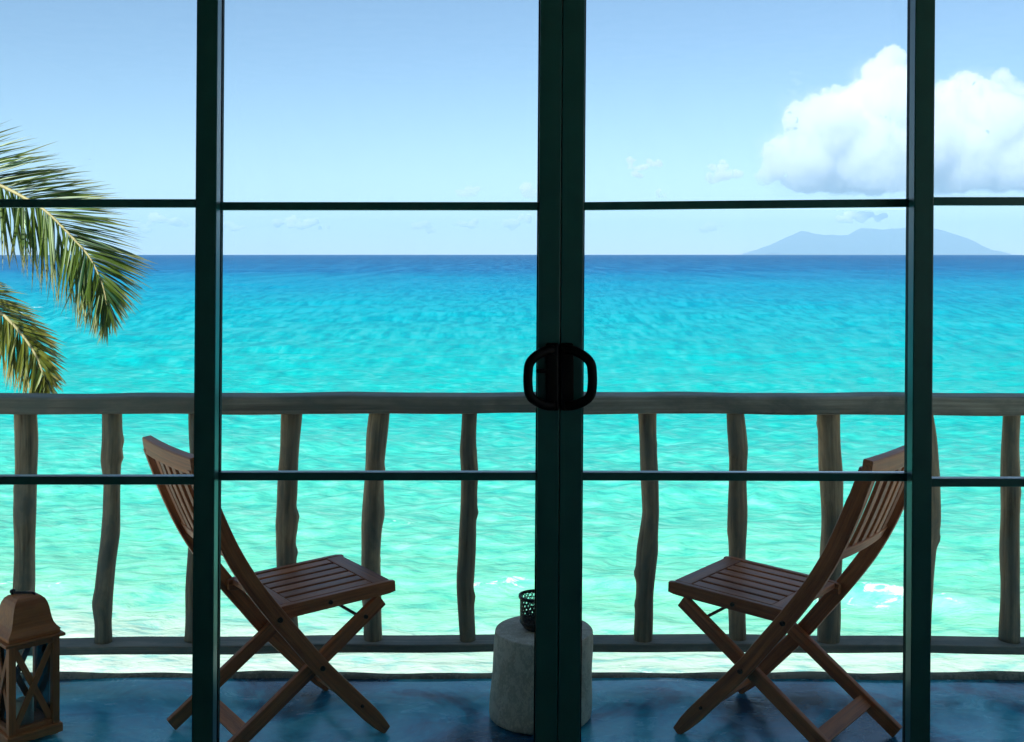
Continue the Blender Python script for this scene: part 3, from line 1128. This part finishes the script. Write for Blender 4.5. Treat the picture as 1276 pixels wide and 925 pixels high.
def door_panel(name, label, xl, xr, yf, th, stile_l, stile_r, bars, group=None, tilt=0.0):
    """yf: room-side face; th: depth of the stiles; bars: heights of the two glazing bars"""
    d = empty(name, ((xl + xr) / 2, yf, 0.03))
    tag(d, label, 'door', group)
    ox, oy, oz = (xl + xr) / 2, yf, 0.03
    def part(nm, x0, x1, y0, y1, z0, z1, m='paint', bev=0.0025, par=d, tl=0.0):
        bm = box_bm(x0, x1, y0, y1, z0, z1, bev)
        for v in bm.verts:
            v.co.z += tl * (v.co.x - x0)
            v.co.x += LEAN * (v.co.z - 1.243)
            v.co -= Vector((ox, oy, oz))
        return from_bm(nm, bm, M[m], par)
    zt, zb = 2.20, 0.045
    sl = part('stile', xl, xl + stile_l, yf, yf + th, zb, zt)
    sr = part('stile', xr - stile_r, xr, yf, yf + th, zb, zt)
    gx0, gx1 = xl + stile_l, xr - stile_r
    part('top_rail', gx0, gx1, yf + 0.001, yf + th - 0.001, 2.125, zt - 0.001)
    part('bottom_rail', gx0, gx1, yf + 0.001, yf + th - 0.001, zb + 0.001, 0.145)
    ym = yf + th / 2
    # black glazing gaskets along the stiles
    part('gasket', gx0, gx0 + 0.003, ym - 0.009, ym + 0.009, 0.146, 2.124, 'rubber', 0.001, sl)
    part('gasket', gx1 - 0.003, gx1, ym - 0.009, ym + 0.009, 0.146, 2.124, 'rubber', 0.001, sr)
    edges = [0.145]
    for zc in sorted(bars):
        part('glazing_bar', gx0, gx1, ym - 0.013, ym + 0.013, zc - 0.009, zc + 0.009, 'paint', 0.002, d, tilt if zc > 1.3 else -tilt * 0.25)
        edges += [zc - 0.0085, zc + 0.0085]
    edges.append(2.125)
    for k in range(0, 6, 2):
        part('glass_pane', gx0 + 0.001, gx1 - 0.001, ym - 0.002, ym + 0.002, edges[k], edges[k + 1], 'glass', 0.0)
    return d


GD = 'glazed doors to the balcony'
dl = door_panel('sliding_door', 'left dark green sliding glass door, its handle loop bulging left', -0.686, 0.1058, 2.500, 0.036, 0.036, 0.0492, (1.005, 1.604), GD)
dr = door_panel('sliding_door', 'right dark green sliding glass door, its handle loop bulging right', 0.1070, 0.918, 2.500, 0.036, 0.0492, 0.038, (1.005, 1.604), GD, tilt=0.010)
bm = box_bm(0.094, 0.121, 2.5375, 2.5415, 0.05, 2.19, 0.001)  # strip added behind the meeting stiles to block light leaking through the gap
for v in bm.verts:
    v.co.x += LEAN * (v.co.z - 1.243)
    v.co -= dr.location
from_bm('gap_blocker', bm, M['paint'], dr)
fl = door_panel('fixed_door_panel', 'fixed glass panel left of the sliding doors, palm fronds behind it', -1.47, -0.6395, 2.437, 0.036, 0.050, 0.0445, (1.0086, 1.6075), GD)
fr_ = door_panel('fixed_door_panel', 'fixed glass panel right of the sliding doors, cumulus cloud behind it', 0.864, 1.69, 2.437, 0.036, 0.0425, 0.050, (1.004, 1.612), GD)

fm = empty('door_frame', (0.11, 2.46, 0))
tag(fm, 'dark green outer frame and floor track of the glazed doors', 'door frame')
o_ = Vector((0.11, 2.46, 0))
for nm, b_ in (('jamb', (-1.52, -1.472, 2.432, 2.548, 0.0, 2.228)), ('jamb', (1.692, 1.74, 2.432, 2.548, 0.0, 2.228)),
               ('head', (-1.471, 1.691, 2.432, 2.548, 2.202, 2.228)), ('track', (-1.471, 1.691, 2.432, 2.548, 0.001, 0.042))):
    bm = box_bm(*b_, 0.003)
    bmesh.ops.translate(bm, vec=-o_, verts=bm.verts)
    from_bm(nm, bm, M['paint'], fm)


def handle(door, sgn, xm):
    """black moulded D-shaped pull: back plate plus loop; sgn -1 opens to the left"""
    ox, oz = door.location.x, door.location.z
    k = 2.46 / FPX
    def P(px, py, y):
        return Vector(((px - CX) * k - ox, y - 2.5, EYE - (py - HY) * k - oz))
    c = 698
    def mx(dx):
        return c + sgn * dx
    lp = [P(mx(8), 437, 2.482), P(mx(18), 438, 2.472), P(mx(30), 444, 2.464), P(mx(38), 453, 2.460), P(mx(40.0), 466, 2.459), P(mx(40.0), 480, 2.459), P(mx(38), 492, 2.460), P(mx(31), 500, 2.464), P(mx(18), 506, 2.472), P(mx(8), 507, 2.482)]
    path = smooth_path(lp, 44)
    h = sweep('handle', path, lambda i, s: rrect_prof(0.020, 0.0205, 0.007), M['black_plastic'], door, side=(0, 1, 0))
    a, b_ = P(mx(0.7), 429, 2.5), P(mx(17.5), 514, 2.5)
    bm = box_bm(min(a.x, b_.x), max(a.x, b_.x), -0.020, -0.0005, min(a.z, b_.z), max(a.z, b_.z), 0.006, 3)
    from_bm('back_plate', bm, M['black_plastic'], h, True)
    if sgn < 0:
        a, b_ = P(mx(30), 461, 2.5), P(mx(14), 466, 2.5)
        bm = box_bm(a.x, b_.x, -0.026, -0.016, b_.z, a.z, 0.002)
        from_bm('latch_lever', bm, M['black_plastic'], h)
    return h


handle(dl, -1, 0.1058)
handle(dr, 1, 0.107)

# ------------------------------------------------------------------ folding chairs
def make_chair():
    c = empty('folding_chair')
    T = M['teak']
    # long legs: foot in front, up past the seat, bending into the back posts  (y forward, z up)
    prof = [(0.163, 0.0), (0.05, 0.122), (-0.060, 0.242), (-0.135, 0.336), (-0.195, 0.412), (-0.255, 0.493), (-0.300, 0.560), (-0.345, 0.640), (-0.385, 0.728), (-0.420, 0.815), (-0.447, 0.890)]
    def leg_path(x):
        return smooth_path([(x, p[0], p[1]) for p in prof], 40)
    for s in (-1, 1):
        x = s * 0.2085
        path = leg_path(x)
        n = len(path)
        def pr(i, q, n=n):
            w = 0.050
            if i == 0: w = 0.030
            elif i == 1: w = 0.044
            elif i >= n - 5: w = 0.046
            return rrect_prof(0.021, w, 0.0035)
        L = sweep('long_leg', path, pr, T, c, side=(1, 0, 0), smooth=False)
        # bolt heads through the long leg
        for (y, z, r_) in ((-0.195, 0.412, 0.0085), (-0.058, 0.240, 0.0085), (0.075, 0.096, 0.0055)):
            bm = bmesh.new()
            bmesh.ops.create_cone(bm, cap_ends=True, segments=14, radius1=r_, radius2=r_ * 0.8, depth=0.006)
            bmesh.ops.rotate(bm, verts=bm.verts, matrix=Matrix.Rotation(R(90) * s, 3, 'Y'))
            bmesh.ops.translate(bm, verts=bm.verts, vec=(s * 0.2215, y, z))
            from_bm('bolt', bm, M['bolt'], L)
        # short legs
        xb = s * 0.1835
        B = board('short_leg', (xb, -0.392, 0.010), (xb, 0.160, 0.405), 0.044, 0.021, (1, 0, 0), T, c, 0.004)
        bmx = B.matrix_basis.copy()
        bm = bmesh.new()
        bmesh.ops.create_cone(bm, cap_ends=True, segments=14, radius1=0.007, radius2=0.006, depth=0.006)
        bmesh.ops.rotate(bm, verts=bm.verts, matrix=Matrix.Rotation(R(90) * s, 3, 'Y'))
        bmesh.ops.translate(bm, verts=bm.verts, vec=(s * 0.1965, 0.10, 0.362))
        bl = from_bm('bolt', bm, M['bolt'], B)
        bl.matrix_parent_inverse = bmx.inverted()
    # seat
    zf, zb = 0.4605, 0.4415
    def sz(y): return zb + (zf - zb) * (y + 0.2) / 0.4
    seat = empty('seat')
    seat.parent = c
    for s in (-1, 1):
        x = s * 0.184
        rl = smooth_path([(x, -0.205, sz(-0.205) - 0.0205), (x, 0.0, sz(0) - 0.0205), (x, 0.205, sz(0.205) - 0.0205)], 21)
        def pr(i, q):
            h = 0.041
            if i in (0, 20): h = 0.033
            elif i in (1, 19): h = 0.040
            return rrect_prof(0.021, h, 0.003)
        sr = sweep('seat_side_rail', rl, pr, T, seat, side=(1, 0, 0), smooth=False)
        bm = bmesh.new()
        bmesh.ops.create_cone(bm, cap_ends=True, segments=14, radius1=0.007, radius2=0.006, depth=0.005)
        bmesh.ops.rotate(bm, verts=bm.verts, matrix=Matrix.Rotation(R(90) * s, 3, 'Y'))
        bmesh.ops.translate(bm, verts=bm.verts, vec=(s * 0.1965, -0.02, 0.428))
        from_bm('bolt', bm, M['bolt'], seat)
    sl = Vector((0, 0.4, zf - zb)).normalized()
    up = Vector((0, -sl.z, sl.y))
    board('front_rail', (-0.172, 0.166, sz(0.166) - 0.010), (0.172, 0.166, sz(0.166) - 0.010), 0.056, 0.018, up, T, seat)
    board('rear_rail', (-0.172, -0.166, sz(-0.166) - 0.010), (0.172, -0.166, sz(-0.166) - 0.010), 0.056, 0.018, up, T, seat)
    for k in range(6):
        x = -0.172 + 0.344 * (k + 0.5) / 6
        board('slat', (x, -0.136, sz(-0.136) - 0.0105), (x, 0.136, sz(0.136) - 0.0105), 0.0435, 0.0165, up, T, seat)
    # backrest
    back = empty('backrest')
    back.parent = c
    def bp(z):
        ys = [p[0] for p in prof]; zs = [p[1] for p in prof]
        return float(np.interp(z, zs, ys))
    def tan(z):
        return Vector((0, bp(z + 0.03) - bp(z - 0.03), 0.06)).normalized()
    def crossbar(nm, z, h, t, x, curve, dy=0.0):
        tv = tan(z)
        path = []
        for u in np.linspace(-x, x, 17):
            path.append(Vector((u, bp(z) + dy - curve * (1 - (u / x) ** 2), z)))
        nrm = Vector((0, tv.z, -tv.y))
        return sweep(nm, path, lambda i, s: rrect_prof(t, h, 0.004), T, back, side=nrm, smooth=False)
    crossbar('lower_crossbar', 0.628, 0.042, 0.019, 0.1975, 0.012)
    crossbar('top_rail', 0.896, 0.052, 0.030, 0.224, 0.010, -0.004)
    for k in range(6):
        x = -0.185 + 0.37 * (k + 0.5) / 6
        cv = 0.012 * (1 - (x / 0.2) ** 2)
        pts = [(x, bp(z) - cv, z) for z in (0.646, 0.71, 0.79, 0.874)]
        sweep('slat', smooth_path(pts, 9), lambda i, s: rrect_prof(0.036, 0.012, 0.003), T, back, side=(1, 0, 0), smooth=False)
    # stretchers
    board('stretcher', (-0.173, -0.290, 0.083), (0.173, -0.290, 0.083), 0.046, 0.018, Vector((0, -0.395, 0.552)).normalized(), T, c)
    sweep('stay_rod', [Vector((u, 0.105, 0.348)) for u in (-0.172, 0.0, 0.172)], lambda i, s: circle_prof(0.005, 8), M['bolt'], c, side=(0, 0, 1))
    sweep('front_dowel', [Vector((u, 0.115, 0.052)) for u in (-0.198, 0.0, 0.198)], lambda i, s: circle_prof(0.010, 10), T, c, side=(0, 0, 1))
    return c


chair = make_chair()
chair2 = copy_tree(chair)
for o, (x, y, a), lab in ((chair, (-0.650, 3.642, 34.6), 'brown slatted wooden folding chair left of the stump, turned right towards the sea'),
                          (chair2, (0.777, 3.6145, 141.6), 'brown slatted wooden folding chair right of the stump, turned left towards the sea')):
    o.location = (x, y, 0.001)
    o.rotation_euler = (0, 0, R(a - 90))
    tag(o, lab, 'chair', 'folding chairs on the balcony')

# ------------------------------------------------------------------ stump table and candle holder
st = empty('stump_table', (0.091, 3.675, 0))
tag(st, 'squat grey round stump table between the two chairs', 'side table')
prof = [(0.156, 0.0), (0.163, 0.004), (0.165, 0.014)] + [(0.165 - 0.007 * u + 0.001 * math.sin(u * 9), 0.014 + 0.252 * u) for u in np.linspace(0.05, 1, 18)] + \
       [(0.1575, 0.275), (0.1562, 0.2785), (0.1535, 0.2795), (0.148, 0.2798), (0.10, 0.280), (0.05, 0.2805), (0.001, 0.281)]
so = lathe('body', prof, M['cement'], st, 56, True, lambda a, z: 0.008 * math.sin(2 * a + 1) + 0.004 * math.sin(5 * a + z * 12) + 0.003 * math.sin(9 * a + z * 25 + 2) + 0.002 * math.sin(17 * a - z * 40))
for v in so.data.vertices:
    v.co.x += 0.045 * v.co.z

ch = empty('candle_holder', (0.076 + 0.004, 3.672, 0.2815))
tag(ch, 'small black pierced metal candle holder on the stump table', 'candle holder')
rc = 0.0545
lathe('base', [(0.001, 0.0), (0.036, 0.0), (0.040, 0.003), (0.044, 0.008), (0.050, 0.016), (rc + 0.001, 0.024), (rc + 0.001, 0.030), (rc - 0.002, 0.030), (0.047, 0.017), (0.036, 0.006), (0.001, 0.005)], M['iron'], ch, 36)
def ring(nm, z, r_, hw, hh, par):
    path = [Vector((r_ * math.cos(a), r_ * math.sin(a), z)) for a in np.linspace(0, 2 * math.pi, 37)[:-1]]
    return sweep(nm, path, lambda i, s: rrect_prof(hw, hh, min(hw, hh) * 0.3), M['iron'], par, side=(0, 0, 1), closed_path=True)
ring('rim', 0.106, rc + 0.0015, 0.010, 0.006, ch)
# pierced wall: flat sheet of scrolls and blossoms wrapped round the cup, built as real bars
def pierced():
    bm = bmesh.new()
    def wrap(u, z, w):
        r_ = rc - 0.0012 + w
        return (r_ * math.cos(u / rc), r_ * math.sin(u / rc), z)
    def bar(pts, hw, closed=False):
        n = len(pts)
        rows = []
        for i in range(n):
            if closed:
                a, b_ = pts[i - 1], pts[(i + 1) % n]
            else:
                a, b_ = pts[max(i - 1, 0)], pts[min(i + 1, n - 1)]
            t = Vector((b_[0] - a[0], b_[1] - a[1])).normalized()
            nx, nz = -t.y * hw, t.x * hw
            u, z = pts[i]
            rows.append([bm.verts.new(wrap(u + s * nx, z + s * nz, w)) for s, w in ((-1, -0.0009), (1, -0.0009), (1, 0.0009), (-1, 0.0009))])
        for i in range(n if closed else n - 1):
            r0, r1 = rows[i], rows[(i + 1) % n]
            for j in range(4):
                bm.faces.new((r0[j], r0[(j + 1) % 4], r1[(j + 1) % 4], r1[j]))
    circ = 2 * math.pi * rc
    rows = [(0.037, 0.0), (0.0485, 0.5), (0.060, 0.0), (0.0715, 0.5), (0.083, 0.0), (0.0945, 0.5)]
    N = 24
    for z, sh in rows:
        for k in range(N):
            u = circ * (k + sh) / N
            r_ = 0.0062 if (k + int(z * 1000)) % 3 else 0.0046
            bar([(u + r_ * math.cos(q), z + r_ * 1.02 * math.sin(q)) for q in np.linspace(0, 2 * math.pi, 11)[:-1]], 0.0013 if z > 0.055 else 0.0026, True)
            bar([(u, z + r_ * 0.9), (u + circ / N * 0.25, z + 0.0058), (u + circ / N * 0.5, z + 0.0115 - r_ * 0.8)], 0.0011)
    return from_bm('pierced_wall', bm, M['iron'], ch)
pw = pierced()
pw['kind'] = 'stuff'

# ------------------------------------------------------------------ wooden lantern
ln = empty('lantern', (-1.522, 3.533, 0.001), R(45))
tag(ln, 'brown wooden lantern with bell shaped roof and crossed side bars at the left edge', 'lantern')
LW = M['lantern_wood']
hs = 0.078


def lbox(nm, x0, x1, y0, y1, z0, z1, par=ln, m=LW, bev=0.002):
    bm = box_bm(x0, x1, y0, y1, z0, z1, bev)
    me = bpy.data.meshes.new(nm)
    bmesh.ops.recalc_face_normals(bm, faces=bm.faces)
    bm.to_mesh(me)
    bm.free()
    dims = [x1 - x0, y1 - y0, z1 - z0]
    o = sorted(range(3), key=lambda i: -dims[i])
    grain_attr(me, [(v.co[o[0]], v.co[o[1]], v.co[o[2]]) for v in me.vertices])
    return link(nm, me, m, par)


lbox('base', -hs - 0.008, hs + 0.008, -hs - 0.008, hs + 0.008, 0.006, 0.034, bev=0.005)
for sx in (-1, 1):
    for sy in (-1, 1):
        lbox('foot', sx * 0.062 - 0.012, sx * 0.062 + 0.012, sy * 0.062 - 0.012, sy * 0.062 + 0.012, 0.0, 0.0055, bev=0.001)
        x, y = sx * (hs - 0.011), sy * (hs - 0.011)
        lbox('post', x - 0.011, x + 0.011, y - 0.011, y + 0.011, 0.0345, 0.305)
pw_ = hs - 0.0225
for q in range(4):
    rot = Matrix.Rotation(R(90) * q, 4, 'Z')
    fr_w = []
    for nm, z0, z1 in (('lower_bar', 0.0345, 0.048), ('upper_bar', 0.288, 0.305)):
        o = lbox(nm, -pw_, pw_, hs - 0.017, hs - 0.005, z0, z1)
        o.matrix_local = rot
    for s in (-1, 1):
        yy = hs - 0.0085 - (0.0062 if s > 0 else 0.0)
        r3 = rot.to_3x3()
        board('cross_bar', r3 @ Vector((-pw_ * s, yy, 0.050)), r3 @ Vector((pw_ * s, yy, 0.286)), 0.019, 0.006, r3 @ Vector((0, 1, 0)), LW, ln, 0.001)
    o = lbox('glass_pane', -pw_ + 0.001, pw_ - 0.001, hs - 0.0205, hs - 0.0190, 0.049, 0.287, ln, M['glass'], 0.0)
    o.matrix_local = rot
lbox('eave', -hs - 0.013, hs + 0.013, -hs - 0.013, hs + 0.013, 0.3055, 0.3145, bev=0.002)
lbox('eave_step', -hs - 0.001, hs + 0.001, -hs - 0.001, hs + 0.001, 0.3148, 0.327, bev=0.002)
rp = [(0.081, 0.3273), (0.0785, 0.331), (0.071, 0.339), (0.0645, 0.350), (0.0605, 0.364), (0.0575, 0.380), (0.055, 0.396), (0.051, 0.411), (0.045, 0.4235), (0.036, 0.4315), (0.022, 0.4355), (0.004, 0.4365)]
V, F, G = [], [], []
K = 24
def sq(a, r_):
    c_, s_ = math.cos(a), math.sin(a)
    m_ = max(abs(c_), abs(s_))
    return (r_ * c_ / m_, r_ * s_ / m_)
for r_, z in rp:
    for j in range(K):
        a = 2 * math.pi * j / K + math.pi / 4
        x, y = sq(a, r_)
        V.append((x, y, z)); G.append((x, y, z))
for i in range(len(rp) - 1):
    for j in range(K):
        F.append((i * K + j, i * K + (j + 1) % K, (i + 1) * K + (j + 1) % K, (i + 1) * K + j))
F.append(tuple((len(rp) - 1) * K + j for j in range(K)))
ro = from_np('roof', V, F, LW, ln)
grain_attr(ro.data, G)
ro.data.polygons.foreach_set('use_smooth', [False] * len(F))
hp = smooth_path([(-0.026, 0.026, 0.430), (-0.028, 0.028, 0.4385), (-0.018, 0.012, 0.4405), (0.004, -0.010, 0.4405), (0.018, -0.022, 0.439), (0.022, -0.026, 0.431)], 30)
h_ = sweep('carrying_handle', hp, lambda i, s: circle_prof(0.0035, 8), M['iron'], ln)
kb = lathe('knob', [(0.001, 0.0), (0.007, 0.001), (0.0095, 0.006), (0.0085, 0.011), (0.004, 0.014), (0.001, 0.0145)], M['iron'], h_, 16)
kb.location = (-0.026, 0.026, 0.4355)
cd = lathe('candle', [(0.001, 0.0), (0.026, 0.0), (0.0265, 0.002), (0.0265, 0.07), (0.024, 0.073), (0.001, 0.070)], M['wax'], ln, 20)
cd.location = (0, 0, 0.0345)

# ------------------------------------------------------------------ palm
def leaflet_mesh(droop, twist, width, seed):
    r_ = random.Random(seed)
    n = 8
    V, F, A = [], [], []
    for i in range(n + 1):
        t = i / n
        w = width * (0.35 + 1.3 * t) if t < 0.3 else width * (0.74 * (1 - ((t - 0.3) / 0.7) ** 1.6) + 0.0)
        w = max(w, 0.0008)
        z = -droop * t * t
        yb = 0.02 * math.sin(t * 3 + seed)
        an = twist * t
        for s, lift in ((-1, 0.35), (0, 0), (1, 0.35)):
            yy = s * w * math.cos(an)
            zz = lift * w + s * w * math.sin(an)
            V.append((t, yb + yy, z + zz))
            A.append(t)
    for i in range(n):
        for j in range(2):
            a = i * 3 + j
            F.append((a, a + 1, a + 4, a + 3))
    me = bpy.data.meshes.new('leaflet')
    me.from_pydata(V, [], F)
    me.update()
    at_ = me.attributes.new('along', 'FLOAT', 'POINT')
    at_.data.foreach_set('value', A)
    me.polygons.foreach_set('use_smooth', [True] * len(F))
    return me


LM = {}
for key in ('leaf', 'leaf_yellow'):
    LM[key] = []
    for k in range(6):
        me = leaflet_mesh(0.05 + 0.05 * (k % 3), (-0.5, 0.2, 0.7, -0.9, 0.4, 1.1)[k], 0.027 + 0.004 * (k % 2), k)
        me.materials.append(M[key])
        LM[key].append(me)

palm = empty('palm_tree', (-6.1, 9.4, -5.3))
tag(palm, 'coconut palm whose drooping fronds reach in from the left', 'palm tree')
PO = palm.location.copy()


def frame_from(d, up):
    d = d.normalized()
    y = up.cross(d)
    if y.length < 1e-4:
        y = Vector((0, 1, 0))
    y.normalize()
    z = d.cross(y)
    return Matrix((d, y, z)).transposed()


def frond(pts, n_side, len_fn, up_fn, dn_fn, key, singles, seed, r0=0.020):
    """pts world; leaflets leave on two sides, angles measured from the rachis in the vertical plane"""
    rd = random.Random(seed)
    path = smooth_path(pts, 48)
    rel = [p - PO for p in path]
    rc_ = sweep('frond', rel, lambda i, s: circle_prof(r0 * (1 - 0.85 * i / 47) + 0.0015, 8), M['rachis'], palm)
    Vj, Fj, Aj = [], [], []
    for side in (1, -1):
        for k in range(n_side):
            t = (k + 0.5 + rd.uniform(-0.25, 0.25)) / n_side
            u = t * 47
            i = min(int(u), 46)
            p = rel[i].lerp(rel[i + 1], u - i)
            T = (rel[min(i + 1, 47)] - rel[max(i - 1, 0)]).normalized()
            th = math.atan2(T.z, T.x)
            ang = (up_fn(t) if side > 0 else dn_fn(t, th)) + rd.gauss(0, 0.05)
            a2 = th + ang if side > 0 else ang
            yy = rd.gauss(0.16 * side, 0.20)
            d = Vector((math.cos(a2), yy, math.sin(a2))).normalized()
            L = len_fn(t, side) * rd.uniform(0.86, 1.08)
            mrot = frame_from(d, Vector((rd.gauss(0, 0.35), -0.7 * side + rd.gauss(0, 0.5), 0.75)).normalized())
            me = LM[key][rd.randrange(6)]
            if singles and t > 0.40 and k % 2 == 0:
                o = bpy.data.objects.new('leaflet', me)
                col.objects.link(o)
                o.parent = rc_
                w = rd.uniform(0.42, 0.60)
                m4 = mrot.to_4x4() @ Matrix.Diagonal((L, w, L * 0.75 if L * 0.75 < 0.6 else 0.6, 1))
                m4.translation = p
                o.matrix_local = m4
            else:
                b0 = len(Vj)
                for v, a in zip(me.vertices, me.attributes['along'].data):
                    Vj.append(tuple(mrot @ Vector((v.co.x * L, v.co.y * 0.5, v.co.z * 0.5)) + p))
                    Aj.append(a.value)
                for f in me.polygons:
                    Fj.append(tuple(b0 + q for q in f.vertices))
    if Vj:
        o = from_np('leaflets', Vj, Fj, M[key], rc_, True)
        at_ = o.data.attributes.new('along', 'FLOAT', 'POINT')
        at_.data.foreach_set('value', Aj)
        o['kind'] = 'stuff'
    return rc_


YP = 9.0
crown = at(-285, 170, 9.4)
ptsA = [crown, at(-200, 168, 9.25), at(-110, 188, 9.1), at(-40, 213, YP), at(0, 231, YP), at(31, 247, 8.95), at(58, 264, 8.9), at(90, 296, 8.86), at(113, 323, 8.83), at(128, 356, 8.8), at(134, 386, 8.8)]
def dnA(t, th):
    return max(min(th - 0.75, -1.40), -1.62)
frond(ptsA, 250, lambda t, s: ((0.66 if t < 0.55 else 0.66 - 0.25 * (t - 0.55)) if s > 0 else 0.68) * (1.0 if t < 0.72 else 1.0 - 0.60 * ((t - 0.72) / 0.28)), lambda t: (0.86 - 0.44 * t) if t < 0.86 else 0.48 - 2.6 * (t - 0.86), dnA, 'leaf', True, 3)
ptsB = [crown + Vector((0.05, -0.2, -0.1)), at(-210, 255, 8.9), at(-110, 312, 8.7), at(-45, 352, 8.6), at(0, 389, 8.5), at(23, 412, 8.47), at(43, 440, 8.44), at(53, 464, 8.42), at(56, 481, 8.42)]
def dnB(t, th):
    return max(min(th - 0.7, -1.42), -1.66)
frond(ptsB, 190, lambda t, s: (0.38 if s > 0 else 0.50) * (1.0 if t < 0.6 else 1.0 - 0.65 * ((t - 0.6) / 0.4)), lambda t: (0.48 - 0.2 * t) if t < 0.86 else 0.31 - 1.8 * (t - 0.86), dnB, 'leaf_yellow', True, 9)
# the rest of the crown, out of the picture to the left
for k in range(11):
    az = R(75 + k * 24 + random.uniform(-8, 8))
    el = R((55, 20, 38)[k % 3])
    d = Vector((math.cos(az), math.sin(az), 0))
    L = 3.1
    pp = [crown + d * (L * u) * math.cos(el) + Vector((0, 0, L * u * math.sin(el) - 1.9 * u * u)) for u in (0, 0.25, 0.5, 0.75, 1.0)]
    frond(pp, 48, lambda t, s: 0.65 * (1.0 if t < 0.7 else 1 - 0.6 * (t - 0.7) / 0.3), lambda t: 0.6, lambda t, th: -1.5, 'leaf', False, 50 + k)
tp = smooth_path([(0, 0, -0.1), (0.05, 0.02, 2.0), (-0.05, 0.0, 4.5), tuple(crown - PO + Vector((0, 0, -0.05)))], 60)
sweep('trunk', tp, lambda i, s: circle_prof((0.19 - 0.08 * i / 59) * (1 + (0.06 if i % 3 == 0 else 0.0)), 14), M['palm_bark'], palm)

# ------------------------------------------------------------------ a bird out over the water
bc = at(112, 199, 300)
bV = [(0, 0.30, 0), (0, 0.12, 0.06), (0.06, 0.0, 0), (0, 0.0, 0.07), (-0.06, 0.0, 0), (0, 0.0, -0.06), (0, -0.28, 0.02), (0.06, -0.36, 0.02), (-0.06, -0.36, 0.02),
      (0.22, 0.10, 0.10), (0.22, -0.04, 0.10), (0.50, -0.04, 0.02), (-0.22, 0.10, 0.10), (-0.22, -0.04, 0.10), (-0.50, -0.04, 0.02)]
bF = [(0, 2, 1), (0, 1, 4), (0, 5, 2), (0, 4, 5), (1, 2, 3), (1, 3, 4), (2, 6, 3), (3, 6, 4), (5, 6, 2), (4, 6, 5), (6, 7, 8), (1, 2, 9), (2, 10, 9), (9, 10, 11), (1, 12, 4), (4, 12, 13), (12, 14, 13)]
bo = from_np('bird', bV, bF, M['bird'])
bo.location = bc
bo.rotation_euler = (0.1, 0.15, 0.7)
tag(bo, 'tiny dark bird in the sky right of the palm fronds', 'bird')
